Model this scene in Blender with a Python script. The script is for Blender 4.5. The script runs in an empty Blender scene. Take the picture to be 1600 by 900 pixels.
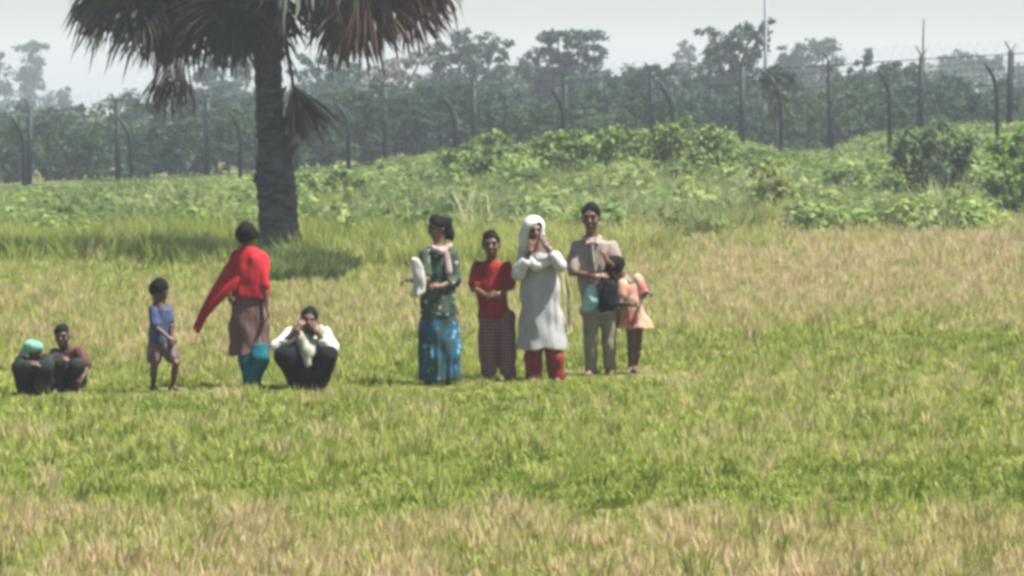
import bpy, bmesh, math, random
import numpy as np
from mathutils import Vector, Matrix
PI = math.pi
rs = np.random.RandomState(7)
random.seed(7)
scene = bpy.context.scene
COL = scene.collection

# ------------------------------------------------------------------ camera, sky, sun, exposure
FPX = 7950.0; HCAM = 2.8; YH = 153.0
cam_d = bpy.data.cameras.new('camera'); cam = bpy.data.objects.new('camera', cam_d); COL.objects.link(cam)
cam_d.sensor_width = 36.0; cam_d.lens = 36.0 * FPX / 1600.0
cam_d.clip_start = 0.5; cam_d.clip_end = 5000
TILT = math.atan((450 - YH) / FPX)
cam.location = (0, 0, HCAM); cam.rotation_euler = (PI / 2 - TILT, 0, 0)
scene.camera = cam
SUN_EL, SUN_AZ = math.radians(62), math.radians(104)      # azimuth measured from +Y (view direction) towards +X
world = bpy.data.worlds.new('World'); scene.world = world; world.use_nodes = True
wn = world.node_tree; bg = wn.nodes['Background']
sky = wn.nodes.new('ShaderNodeTexSky'); sky.sky_type = 'NISHITA'; sky.sun_disc = False
sky.sun_elevation = SUN_EL; sky.sun_rotation = SUN_AZ
sky.air_density = 1.0; sky.dust_density = 1.0; sky.ozone_density = 1.0
wn.links.new(sky.outputs[0], bg.inputs[0]); bg.inputs[1].default_value = 0.055
sd = bpy.data.lights.new('sun', 'SUN'); sd.energy = 5.0; sd.angle = math.radians(0.6); sd.color = (1.0, 0.97, 0.92)
sun = bpy.data.objects.new('sun', sd); COL.objects.link(sun)
sdir = Vector((math.sin(SUN_AZ) * math.cos(SUN_EL), math.cos(SUN_AZ) * math.cos(SUN_EL), math.sin(SUN_EL)))
sun.rotation_euler = sdir.to_track_quat('Z', 'Y').to_euler()
scene.view_settings.view_transform = 'Standard'; scene.view_settings.look = 'None'
scene.view_settings.gamma = 1.0; scene.view_settings.exposure = 1.3; scene.view_settings.use_curve_mapping = False
scene.cycles.use_denoising = True
scene.cycles.pixel_filter_type = 'BLACKMAN_HARRIS'; scene.cycles.filter_width = 3.7
scene.cycles.max_bounces = 6; scene.cycles.volume_bounces = 1; scene.cycles.transparent_max_bounces = 4
scene.cycles.use_adaptive_sampling = True

# ------------------------------------------------------------------ helpers
def W(px, py, D):
    """point of the place that stands D metres out where the photograph shows (px, py)"""
    u = (px - 800) / FPX; v = (450 - py) / FPX
    c, s = math.cos(TILT), math.sin(TILT)
    dy = c + v * s; dz = -s + v * c
    return Vector((u * D / dy, D, HCAM + dz * D / dy))
def sstep(a, b, x):
    t = np.clip((x - a) / (b - a), 0, 1); return t * t * (3 - 2 * t)
def terrain(x, y):
    x = np.asarray(x, float); y = np.asarray(y, float)
    R = 0.48 + 1.25 * np.tanh((x + 1.5) / 17.0)
    rise = sstep(112, 166, y)
    n = 0.035 * np.sin(x * 0.9 + 1.3) * np.sin(y * 0.37) + 0.025 * np.sin(x * 2.1 + y * 0.8) + 0.05 * np.sin(y * 0.13 + x * 0.21)
    pxx = 800 + FPX * x / np.maximum(y, 20)
    hump = 0.75 * np.exp(-((pxx - 985) / 250.0) ** 2) * sstep(106, 128, y) * (1 - sstep(138, 160, y))
    dip = -0.75 * np.exp(-((pxx - 1265) / 95.0) ** 2) * sstep(128, 150, y)
    return R * rise + hump + dip + n * np.clip(y / 60.0, 0, 1)
def tz(x, y): return float(terrain(x, y))
# cheap value noise
_perm = np.random.RandomState(3).rand(256, 256)
def vnoise(x, y):
    xi = np.floor(x).astype(int); yi = np.floor(y).astype(int)
    fx = x - xi; fy = y - yi; fx = fx * fx * (3 - 2 * fx); fy = fy * fy * (3 - 2 * fy)
    g = lambda a, b: _perm[a % 256, b % 256]
    return (g(xi, yi) * (1 - fx) + g(xi + 1, yi) * fx) * (1 - fy) + (g(xi, yi + 1) * (1 - fx) + g(xi + 1, yi + 1) * fx) * fy
def fnoise(x, y): return 0.5 * vnoise(x, y) + 0.3 * vnoise(x * 2.1 + 9, y * 2.1) + 0.2 * vnoise(x * 4.3, y * 4.3 + 5)

def mesh_np(name, V, F, smooth=False):
    me = bpy.data.meshes.new(name)
    V = np.ascontiguousarray(V, dtype=np.float32); F = np.ascontiguousarray(F, dtype=np.int32)
    n = F.shape[1]
    me.vertices.add(len(V)); me.vertices.foreach_set('co', V.ravel())
    me.loops.add(F.size); me.loops.foreach_set('vertex_index', F.ravel())
    me.polygons.add(len(F)); me.polygons.foreach_set('loop_start', np.arange(0, F.size, n, dtype=np.int32))
    me.polygons.foreach_set('loop_total', np.full(len(F), n, dtype=np.int32))
    if smooth: me.polygons.foreach_set('use_smooth', np.ones(len(F), dtype=bool))
    me.update(calc_edges=True)
    return me
def set_tint(me, vals):
    a = me.attributes.new('tint', 'FLOAT', 'POINT'); a.data.foreach_set('value', np.ascontiguousarray(vals, dtype=np.float32))
def link(name, me, m=None, parent=None):
    o = bpy.data.objects.new(name, me); COL.objects.link(o)
    if m is not None and not len(me.materials): me.materials.append(m)
    if parent is not None: o.parent = parent
    return o
def empty(name, loc):
    o = bpy.data.objects.new(name, None); COL.objects.link(o); o.location = loc; o.empty_display_size = 0.2; return o
def tag(o, label=None, cat=None, group=None, kind=None):
    if label: o['label'] = label
    if cat: o['category'] = cat
    if group: o['group'] = group
    if kind: o['kind'] = kind
    return o
class MB:
    """collects tubes and boxes into one mesh"""
    def __init__(s): s.V = []; s.F = []
    def tube(s, pts, rad, n=8, caps=True):
        pts = [Vector(p) for p in pts]; base = len(s.V)
        if not hasattr(rad, '__len__'): rad = [rad] * len(pts)
        for i, p in enumerate(pts):
            d = (pts[min(i + 1, len(pts) - 1)] - pts[max(i - 1, 0)]).normalized()
            a = Vector((0, 1, 0)) if abs(d.y) < 0.9 else Vector((1, 0, 0))
            e1 = d.cross(a).normalized(); e2 = d.cross(e1)
            for k in range(n):
                t = 2 * PI * k / n; s.V.append(p + (e1 * math.cos(t) + e2 * math.sin(t)) * rad[i])
        for i in range(len(pts) - 1):
            for k in range(n):
                a = base + i * n + k; b = base + i * n + (k + 1) % n
                s.F.append((a, a + n, b + n, b))
        if caps:
            s.F.append(tuple(base + k for k in range(n))[::1]); s.F.append(tuple(base + (len(pts) - 1) * n + k for k in range(n))[::-1])
        return s
    def build(s, name, m, parent=None, smooth=True):
        me = bpy.data.meshes.new(name); me.from_pydata([tuple(v) for v in s.V], [], s.F); me.update()
        if smooth:
            for p in me.polygons: p.use_smooth = len(p.vertices) == 4
        return link(name, me, m, parent)

# ------------------------------------------------------------------ materials
def newmat(name):
    m = bpy.data.materials.new(name); m.use_nodes = True; nt = m.node_tree
    return m, nt, nt.nodes['Principled BSDF'], nt.nodes['Material Output']
def ramp(nt, stops, interp='LINEAR'):
    r = nt.nodes.new('ShaderNodeValToRGB'); r.color_ramp.interpolation = interp
    while len(r.color_ramp.elements) < len(stops): r.color_ramp.elements.new(0.5)
    for e, (p, c) in zip(r.color_ramp.elements, stops): e.position = p; e.color = (*c, 1)
    return r
def leaf_mat(name, stops, trans=0.35, inst=False, wscale=0.15, wamt=0.5, rough=0.6):
    """leaf colour picked from per-leaf tint plus a broad natural variation from plant to plant"""
    m, nt, b, out = newmat(name)
    at = nt.nodes.new('ShaderNodeAttribute'); at.attribute_name = 'tint'
    geo = nt.nodes.new('ShaderNodeNewGeometry')
    no = nt.nodes.new('ShaderNodeTexNoise'); no.inputs['Scale'].default_value = wscale; no.inputs['Detail'].default_value = 3
    nt.links.new(geo.outputs['Position'], no.inputs['Vector'])
    ad = nt.nodes.new('ShaderNodeMath'); ad.operation = 'MULTIPLY_ADD'
    nt.links.new(no.outputs[0], ad.inputs[0]); ad.inputs[1].default_value = wamt
    if inst:
        ai = nt.nodes.new('ShaderNodeAttribute'); ai.attribute_type = 'INSTANCER'; ai.attribute_name = 'tint'
        a2 = nt.nodes.new('ShaderNodeMath'); a2.operation = 'MULTIPLY_ADD'
        nt.links.new(at.outputs['Fac'], a2.inputs[0]); a2.inputs[1].default_value = 0.3
        nt.links.new(ai.outputs['Fac'], a2.inputs[2]); nt.links.new(a2.outputs[0], ad.inputs[2])
    else:
        nt.links.new(at.outputs['Fac'], ad.inputs[2])
    sub = nt.nodes.new('ShaderNodeMath'); sub.operation = 'SUBTRACT'; nt.links.new(ad.outputs[0], sub.inputs[0]); sub.inputs[1].default_value = wamt * 0.5 + (0.15 if inst else 0)
    r = ramp(nt, stops); nt.links.new(sub.outputs[0], r.inputs[0])
    b.inputs['Roughness'].default_value = rough; b.inputs['Specular IOR Level'].default_value = 0.25
    nt.links.new(r.outputs[0], b.inputs['Base Color'])
    tr = nt.nodes.new('ShaderNodeBsdfTranslucent'); nt.links.new(r.outputs[0], tr.inputs[0])
    mx = nt.nodes.new('ShaderNodeMixShader'); mx.inputs[0].default_value = trans
    nt.links.new(b.outputs[0], mx.inputs[1]); nt.links.new(tr.outputs[0], mx.inputs[2]); nt.links.new(mx.outputs[0], out.inputs[0])
    return m
def surf_mat(name, c1, c2, scale=6.0, rough=0.85, bump=0.3, detail=5, stretch=(1, 1, 1), spec=0.3, dist=0.01):
    m, nt, b, out = newmat(name)
    tc = nt.nodes.new('ShaderNodeTexCoord'); mp = nt.nodes.new('ShaderNodeMapping'); mp.inputs['Scale'].default_value = stretch
    no = nt.nodes.new('ShaderNodeTexNoise'); no.inputs['Scale'].default_value = scale; no.inputs['Detail'].default_value = detail
    nt.links.new(tc.outputs['Object'], mp.inputs[0]); nt.links.new(mp.outputs[0], no.inputs['Vector'])
    r = ramp(nt, [(0.33, c1), (0.67, c2)]); nt.links.new(no.outputs[0], r.inputs[0]); nt.links.new(r.outputs[0], b.inputs['Base Color'])
    bu = nt.nodes.new('ShaderNodeBump'); bu.inputs['Strength'].default_value = bump; bu.inputs['Distance'].default_value = dist
    nt.links.new(no.outputs[0], bu.inputs['Height']); nt.links.new(bu.outputs[0], b.inputs['Normal'])
    b.inputs['Roughness'].default_value = rough; b.inputs['Specular IOR Level'].default_value = spec
    return m
M = {}
M['bark'] = surf_mat('bark', (0.05, 0.045, 0.04), (0.12, 0.105, 0.09), 3, stretch=(3, 3, 0.6))
M['palm_bark'] = surf_mat('palm_bark', (0.012, 0.013, 0.013), (0.085, 0.083, 0.078), 3.5, bump=0.8, stretch=(1.2, 1.2, 3.0), dist=0.03)
M['frond_green'] = leaf_mat('frond_green', [(0.0, (0.012, 0.02, 0.011)), (0.6, (0.036, 0.040, 0.022)), (1.0, (0.085, 0.078, 0.042))], 0.2)
M['frond_grey'] = leaf_mat('frond_grey', [(0.0, (0.025, 0.021, 0.016)), (0.6, (0.055, 0.044, 0.033)), (1.0, (0.12, 0.095, 0.065))], 0.15)
M['frond_brown'] = leaf_mat('frond_brown', [(0.0, (0.035, 0.018, 0.014)), (0.6, (0.08, 0.042, 0.03)), (1.0, (0.19, 0.12, 0.08))], 0.15)
M['grass'] = leaf_mat('grass_blades', [(0.0, (0.10, 0.15, 0.025)), (0.25, (0.34, 0.40, 0.06)), (0.52, (0.41, 0.40, 0.15)), (0.78, (0.52, 0.39, 0.21)), (1.0, (0.66, 0.51, 0.33))], 0.4, inst=True, wscale=2.2, wamt=0.6)
M['weed'] = leaf_mat('weed_leaves', [(0.0, (0.03, 0.06, 0.012)), (0.42, (0.15, 0.22, 0.048)), (1.0, (0.29, 0.35, 0.10))], 0.35, inst=True, wscale=0.35, wamt=0.6)
M['weed_pale'] = leaf_mat('weed_pale', [(0.0, (0.12, 0.17, 0.055)), (0.5, (0.24, 0.28, 0.11)), (1.0, (0.40, 0.40, 0.20))], 0.3, inst=True, wscale=0.35, wamt=0.6)
M['vine'] = leaf_mat('vine_leaves', [(0.0, (0.035, 0.07, 0.012)), (0.42, (0.15, 0.225, 0.045)), (1.0, (0.29, 0.36, 0.10))], 0.35, wscale=0.6, wamt=0.6)
M['vine_deep'] = leaf_mat('vine_deep_green', [(0.0, (0.025, 0.055, 0.012)), (0.45, (0.12, 0.19, 0.04)), (1.0, (0.31, 0.37, 0.10))], 0.35, wscale=0.6, wamt=0.6)
M['bush_dark'] = leaf_mat('bush_dark', [(0.0, (0.018, 0.045, 0.018)), (0.6, (0.05, 0.085, 0.032)), (1.0, (0.12, 0.15, 0.06))], 0.25, wscale=0.8, wamt=0.6)
M['bush_yellow'] = leaf_mat('bush_yellow', [(0.0, (0.09, 0.12, 0.015)), (0.6, (0.22, 0.25, 0.03)), (1.0, (0.36, 0.37, 0.07))], 0.35, wscale=0.8, wamt=0.5)
M['bush_bright'] = leaf_mat('bush_bright', [(0.0, (0.06, 0.13, 0.012)), (0.6, (0.14, 0.25, 0.03)), (1.0, (0.26, 0.38, 0.07))], 0.4, wscale=0.8, wamt=0.5)
M['tree'] = leaf_mat('tree_leaves', [(0.0, (0.012, 0.038, 0.02)), (0.5, (0.028, 0.068, 0.034)), (1.0, (0.06, 0.11, 0.05))], 0.4, wscale=0.12, wamt=0.6)
M['tree_inst'] = leaf_mat('far_wood_leaves', [(0.0, (0.010, 0.032, 0.014)), (0.5, (0.030, 0.068, 0.026)), (1.0, (0.085, 0.13, 0.045))], 0.4, inst=True, wscale=0.09, wamt=0.85)
M['tree_grey'] = leaf_mat('tree_dry', [(0.0, (0.12, 0.12, 0.09)), (0.5, (0.24, 0.23, 0.18)), (1.0, (0.42, 0.40, 0.33))], 0.2, wscale=0.12, wamt=0.5)
M['frond_dead'] = leaf_mat('frond_dead', [(0.0, (0.05, 0.024, 0.018)), (0.6, (0.13, 0.066, 0.046)), (1.0, (0.26, 0.15, 0.10))], 0.15)
M['post'] = surf_mat('fence_steel', (0.008, 0.016, 0.014), (0.02, 0.03, 0.027), 9, rough=0.6)
M['post_pale'] = surf_mat('fence_post_weathered', (0.05, 0.06, 0.055), (0.10, 0.11, 0.10), 9, rough=0.7)
M['pole'] = surf_mat('pole_galvanised', (0.25, 0.26, 0.27), (0.34, 0.35, 0.36), 4, rough=0.5)

# ------------------------------------------------------------------ ground
def make_ground():
    ys = np.concatenate([np.arange(-60, 24, 6.0), np.arange(24, 200, 0.8), np.arange(200, 420, 6.0), np.linspace(420, 1500, 30)])
    xs = np.concatenate([-np.geomspace(40, 900, 18)[::-1], np.arange(-36, 37, 0.8), np.geomspace(40, 900, 18)])
    X, Y = np.meshgrid(xs, ys); Z = terrain(X, Y)
    Z += 0.03 * (fnoise(X * 1.3, Y * 1.3) - 0.5)
    nx, ny = len(xs), len(ys)
    V = np.stack([X.ravel(), Y.ravel(), Z.ravel()], 1)
    i, j = np.meshgrid(np.arange(nx - 1), np.arange(ny - 1)); a = (j * nx + i).ravel()
    me = mesh_np('ground', V, np.stack([a, a + 1, a + nx + 1, a + nx], 1), True)
    m, nt, b, out = newmat('field_soil')
    geo = nt.nodes.new('ShaderNodeNewGeometry')
    n1 = nt.nodes.new('ShaderNodeTexNoise'); n1.inputs['Scale'].default_value = 0.25; n1.inputs['Detail'].default_value = 6
    n2 = nt.nodes.new('ShaderNodeTexNoise'); n2.inputs['Scale'].default_value = 7; n2.inputs['Detail'].default_value = 6
    for n in (n1, n2): nt.links.new(geo.outputs['Position'], n.inputs['Vector'])
    r1 = ramp(nt, [(0.35, (0.10, 0.125, 0.035)), (0.65, (0.20, 0.175, 0.08))]); nt.links.new(n1.outputs[0], r1.inputs[0])
    mx = nt.nodes.new('ShaderNodeMixRGB'); mx.blend_type = 'MULTIPLY'; mx.inputs[0].default_value = 0.7
    r2 = ramp(nt, [(0.3, (0.5, 0.5, 0.45)), (0.7, (1.1, 1.05, 1.0))]); nt.links.new(n2.outputs[0], r2.inputs[0])
    nt.links.new(r1.outputs[0], mx.inputs[1]); nt.links.new(r2.outputs[0], mx.inputs[2]); nt.links.new(mx.outputs[0], b.inputs['Base Color'])
    b.inputs['Roughness'].default_value = 0.95; b.inputs['Specular IOR Level'].default_value = 0.1
    bu = nt.nodes.new('ShaderNodeBump'); bu.inputs['Distance'].default_value = 0.05; nt.links.new(n2.outputs[0], bu.inputs['Height']); nt.links.new(bu.outputs[0], b.inputs['Normal'])
    o = link('ground', me, m); tag(o, 'flat grassy field rising to a low bank', kind='structure')
make_ground()

# ------------------------------------------------------------------ leaves and blades
def unit(v): return v / (np.linalg.norm(v, axis=1, keepdims=True) + 1e-9)
def leaf_quads(P, size, aspect=0.6, up=0.4, seed=0, outward=None):
    """one folded four-cornered leaf per point"""
    r = np.random.RandomState(seed); n = len(P)
    d = r.normal(size=(n, 3)); d[:, 2] -= 0.2; d = unit(d)                 # leaf direction
    nn = r.normal(size=(n, 3)); nn[:, 2] += up * 3
    if outward is not None: nn += outward * 1.2
    nn = unit(nn); b = unit(np.cross(d, nn)); d = unit(np.cross(nn, b))
    s = size if np.ndim(size) == 0 else np.asarray(size)[:, None]
    s = s * r.uniform(0.65, 1.3, (n, 1)); w = s * aspect * 0.5
    up_ = np.cross(b, d)
    V = np.empty((n, 4, 3)); V[:, 0] = P; V[:, 1] = P + d * s * 0.5 + b * w + up_ * s * 0.08
    V[:, 2] = P + d * s; V[:, 3] = P + d * s * 0.5 - b * w + up_ * s * 0.08
    return V.reshape(-1, 3), np.arange(n * 4).reshape(n, 4)
def leaves_mesh(name, P, size, seed, aspect=0.6, up=0.4, outward=None, tint=None):
    V, F = leaf_quads(P, size, aspect, up, seed, outward)
    me = mesh_np(name, V, F)
    t = np.random.RandomState(seed + 1).uniform(0.15, 0.85, len(P)) if tint is None else tint
    set_tint(me, np.repeat(t, 4)); return me
def blob_points(lobes, n, seed, shell=0.55):
    """points through a crown of ellipsoid lobes (cx,cy,cz,rx,ry,rz), bunched into twigs, more towards the outside"""
    r = np.random.RandomState(seed); L = np.array(lobes, float)
    w = (L[:, 3] * L[:, 5]) ** 1.0; w /= w.sum(); P = []; O = []
    for k, l in enumerate(L):
        m = max(12, int(n * w[k])); nc = max(5, m // 34)
        d = unit(r.normal(size=(nc, 3))); rad = r.uniform(shell ** 2, 1.12, (nc, 1)) ** 0.5
        cl = d * rad; which = r.randint(0, nc, m)
        q = cl[which] + r.normal(size=(m, 3)) * 0.115
        P.append(l[:3] + q * l[3:6]); O.append(unit(q))
    return np.concatenate(P), np.concatenate(O)

# ------------------------------------------------------------------ scattering (geometry nodes instances for uncountable stuff)
def source(name, me, m, col):
    me.materials.append(m); o = bpy.data.objects.new(name, me); col.objects.link(o)
def scatter(name, pts, idx, rot, scl, tint, col, kind='stuff', label=None, zs=None):
    me = bpy.data.meshes.new(name); me.vertices.add(len(pts)); me.vertices.foreach_set('co', np.ascontiguousarray(pts, dtype=np.float32).ravel())
    def attr(n, t, v, key='value'):
        a = me.attributes.new(n, t, 'POINT'); a.data.foreach_set(key, np.ascontiguousarray(v).ravel())
    attr('pick', 'INT', idx.astype(np.int32)); attr('tint', 'FLOAT', tint.astype(np.float32))
    attr('rot', 'FLOAT_VECTOR', rot.astype(np.float32), 'vector')
    sc = np.repeat(scl[:, None], 3, 1); 
    if zs is not None: sc[:, 2] *= zs
    attr('scl', 'FLOAT_VECTOR', sc.astype(np.float32), 'vector')
    o = link(name, me)
    ng = bpy.data.node_groups.new(name + '_scatter', 'GeometryNodeTree')
    ng.interface.new_socket('Geometry', in_out='INPUT', socket_type='NodeSocketGeometry'); ng.interface.new_socket('Geometry', in_out='OUTPUT', socket_type='NodeSocketGeometry')
    N = ng.nodes; gi = N.new('NodeGroupInput'); go = N.new('NodeGroupOutput')
    ip = N.new('GeometryNodeInstanceOnPoints'); ci = N.new('GeometryNodeCollectionInfo'); ci.inputs['Collection'].default_value = col
    ci.inputs['Separate Children'].default_value = True; ci.inputs['Reset Children'].default_value = True
    def na(n, t):
        a = N.new('GeometryNodeInputNamedAttribute'); a.data_type = t; a.inputs['Name'].default_value = n
        return [s for s in a.outputs if s.enabled and s.name == 'Attribute'][0]
    Lk = ng.links.new
    Lk(gi.outputs[0], ip.inputs['Points']); Lk(ci.outputs[0], ip.inputs['Instance']); ip.inputs['Pick Instance'].default_value = True
    Lk(na('pick', 'INT'), ip.inputs['Instance Index']); Lk(na('rot', 'FLOAT_VECTOR'), ip.inputs['Rotation']); Lk(na('scl', 'FLOAT_VECTOR'), ip.inputs['Scale'])
    Lk(ip.outputs[0], go.inputs[0])
    mod = o.modifiers.new('scatter', 'NODES'); mod.node_group = ng
    o['kind'] = kind
    if label: o['label'] = label
    return o

def blades_mesh(name, n, h, spread, width, lean, seed, bend=0.4):
    r = np.random.RandomState(seed)
    base = np.zeros((n, 3)); a = r.uniform(0, 2 * PI, n); rr = spread * np.sqrt(r.rand(n)); base[:, 0] = np.cos(a) * rr; base[:, 1] = np.sin(a) * rr; base[:, 2] = -0.02
    H = h * r.uniform(0.5, 1.15, n); la = a + r.normal(size=n) * 0.8; ln = lean * r.uniform(0.1, 1.0, n)
    d = np.stack([np.cos(la) * ln, np.sin(la) * ln, np.ones(n)], 1); d = unit(d)
    fa = r.uniform(0, PI, n); side = np.stack([np.cos(fa), np.sin(fa), np.zeros(n)], 1) * (width * r.uniform(0.6, 1.3, n) / 2)[:, None]
    mid = base + d * (H * 0.55)[:, None]
    d2 = d.copy(); d2[:, 0] += np.cos(la) * bend * r.rand(n); d2[:, 1] += np.sin(la) * bend * r.rand(n); d2[:, 2] -= bend * 0.6 * r.rand(n); d2 = unit(d2)
    tip = mid + d2 * (H * 0.5)[:, None]
    V = np.stack([base - side, base + side, mid + side * 0.8, mid - side * 0.8, tip], 1).reshape(-1, 3)
    k = np.arange(n)[:, None] * 5
    F = np.concatenate([k + [0, 1, 2], k + [0, 2, 3], k + [3, 2, 4]])
    me = mesh_np(name, V, F); set_tint(me, np.repeat(r.rand(n), 5)); return me

tufts = bpy.data.collections.new('tuft_sources')
names = []
for i in range(5): source('a_green_tuft_%d' % i, blades_mesh('green_tuft', 24, 0.10, 0.10, 0.019, 0.8, 20 + i, 0.7), M['grass'], tufts)
for i in range(5): source('b_stubble_tuft_%d' % i, blades_mesh('stubble_tuft', 18, 0.155, 0.07, 0.017, 0.40, 40 + i, 0.25), M['grass'], tufts)
for i in range(3): source('c_tall_tuft_%d' % i, blades_mesh('tall_tuft', 34, 0.55, 0.16, 0.016, 0.45, 60 + i, 0.6), M['grass'], tufts)

CX = np.array([0, 400, 800, 1200, 1600.]); CY = np.array([340, 400, 450, 500, 540, 580, 620, 680, 740, 780, 812, 900, 1000.])
DRY = np.array([[.15, .12, .10, .30, .50], [.22, .15, .15, .72, .78], [.32, .35, .42, .82, .78], [.55, .68, .55, .55, .45], [.50, .66, .42, .08, .10],
                [.38, .38, .15, .22, .30], [.12, .10, .12, .40, .34], [.22, .28, .26, .38, .26], [.10, .18, .10, .02, .02], [.14, .2, .14, .06, .06],
                [.62, .60, .66, .62, .60], [.74, .72, .70, .72, .70], [.7, .7, .7, .7, .7]])
def dryness(x, y):
    px = 800 + FPX * x / y; py = YH + FPX * HCAM / y
    px = px + 150 * (fnoise(x * 1.1 + 3, y * 0.5) - 0.5) * 2; py = py + 42 * (fnoise(x * 0.8, y * 0.25 + 7) - 0.5) * 2
    fx = np.clip(np.interp(px, CX, np.arange(5)), 0, 3.999); fy = np.clip(np.interp(py, CY, np.arange(len(CY))), 0, len(CY) - 1.001)
    i = fx.astype(int); j = fy.astype(int); a = fx - i; b = fy - j
    v = (DRY[j, i] * (1 - a) + DRY[j, i + 1] * a) * (1 - b) + (DRY[j + 1, i] * (1 - a) + DRY[j + 1, i + 1] * a) * b
    return v
def field_pts(y0, y1, dens, seed, wf=0.125, mg=1.5):
    r = np.random.RandomState(seed); area = (y1 - y0) * 2 * (wf * y1 + mg); n = int(area * dens)
    y = r.uniform(y0, y1, n); x = r.uniform(-1, 1, n) * (wf * y1 + mg); k = np.abs(x) < wf * y + mg
    return x[k], y[k]
def grass_field():
    X, Y, S = [], [], []
    for (a, b, dn, sc) in ((24, 40, 120, 0.95), (40, 58, 95, 1.0), (58, 82, 60, 1.2), (82, 122, 26, 1.6)):
        x, y = field_pts(a, b, dn, int(a)); X.append(x); Y.append(y); S.append(np.full(len(x), sc))
    x = np.concatenate(X); y = np.concatenate(Y); s = np.concatenate(S); n = len(x)
    d = dryness(x, y)
    cl = fnoise(x * 1.7, y * 1.7)                                           # patchy clumps
    keep = rs.rand(n) < (0.5 + 1.5 * (cl - 0.38)) * (1 - .35 * sstep(.5, .9, d)); x, y, s, d, cl = x[keep], y[keep], s[keep], d[keep], cl[keep]; n = len(x)
    t = np.clip(d * .92 + rs.normal(size=n) * 0.17 + (cl - 0.5) * 0.75, 0, 1)
    dry = rs.rand(n) < np.clip(t * 1.5 - 0.25, 0.06, 0.95)
    pick = np.where(dry, rs.randint(5, 10, n), rs.randint(0, 5, n))
    FEET = [W(a, b, HCAM * FPX / (b - YH)) for a, b in ((938, 589), (990, 589), (850, 600), (778, 600), (686, 604), (395, 610), (254, 615), (480, 612), (106, 612), (54, 614))]
    tramp = np.ones(n)
    for f in FEET: tramp = np.minimum(tramp, 0.5 + 0.5 * sstep(0.2, 0.9, np.hypot(x - f.x, (y - f.y + .25) / 1.8)))
    tall = (y > 84) & (rs.rand(n) < 0.5) & (d < 0.45); pick = np.where(tall, rs.randint(10, 13, n), pick)
    scl = tramp * s * rs.uniform(0.6, 1.25, n) * (0.75 + 0.5 * cl); scl = np.where(tall, scl * 0.6, scl)
    rot = np.zeros((n, 3)); rot[:, 2] = rs.uniform(0, 2 * PI, n); rot[:, 0] = rs.normal(size=n) * 0.08
    P = np.stack([x, y, terrain(x, y)], 1)
    odd = rs.rand(n); k1 = (odd < .008) & (y < 75) & (tramp > .99); k2 = (odd > .9985) & (y < 90) & (tramp > .99)
    pick = np.where(k1 | k2, rs.randint(10, 13, n), pick); scl = np.where(k1, rs.uniform(.28, .55, n), np.where(k2, rs.uniform(.35, .6, n), scl)); t = np.where(k1, .0, np.where(k2, 1.0, t))
    scatter('grass', P, pick, rot, scl, t * 0.85 + 0.05, tufts, label='mixed green and straw coloured field grass')
grass_field()

# weeds and creepers on the bank
wcol = bpy.data.collections.new('weed_sources')
def dome_leaves(n, r, h, seed, flat=0.0):
    q = np.random.RandomState(seed); d = unit(q.normal(size=(n, 3))); d[:, 2] = np.abs(d[:, 2])
    rad = q.uniform(0.45, 1.05, (n, 1)); P = d * rad * [r, r, h]; return P, d
for i in range(4):
    P, o = dome_leaves(170, 0.5, 0.55, 80 + i); source('a_creeper_%d' % i, leaves_mesh('creeper', P, 0.135, 90 + i, 0.8, 0.5, o), M['weed'], wcol)
for i in range(3): source('b_reed_%d' % i, blades_mesh('reed', 60, 0.9, 0.28, 0.022, 0.4, 100 + i, 0.6), M['weed_pale'], wcol)
def bank_top(px):   # photograph: upper edge of the low growth along the bank
    return np.interp(px, [0, 120, 300, 400, 480, 600, 680, 760, 900, 1050, 1150, 1240, 1350, 1450, 1600], [290, 284, 276, 272, 268, 258, 250, 236, 226, 212, 232, 240, 240, 236, 228])
CLEAR = [(1372, 1535, 116, 130), (1172, 1262, 98, 114), (1515, 1700, 106, 120), (1125, 1222, 92, 103), (1362, 1436, 112, 124), (676, 800, 123, 134), (835, 1015, 124, 136), (1015, 1178, 122, 134), (0, 115, 108, 118), (116, 280, 114, 124), (280, 405, 118, 128), (460, 600, 122, 132)]   # ground kept open round the single bushes
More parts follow.
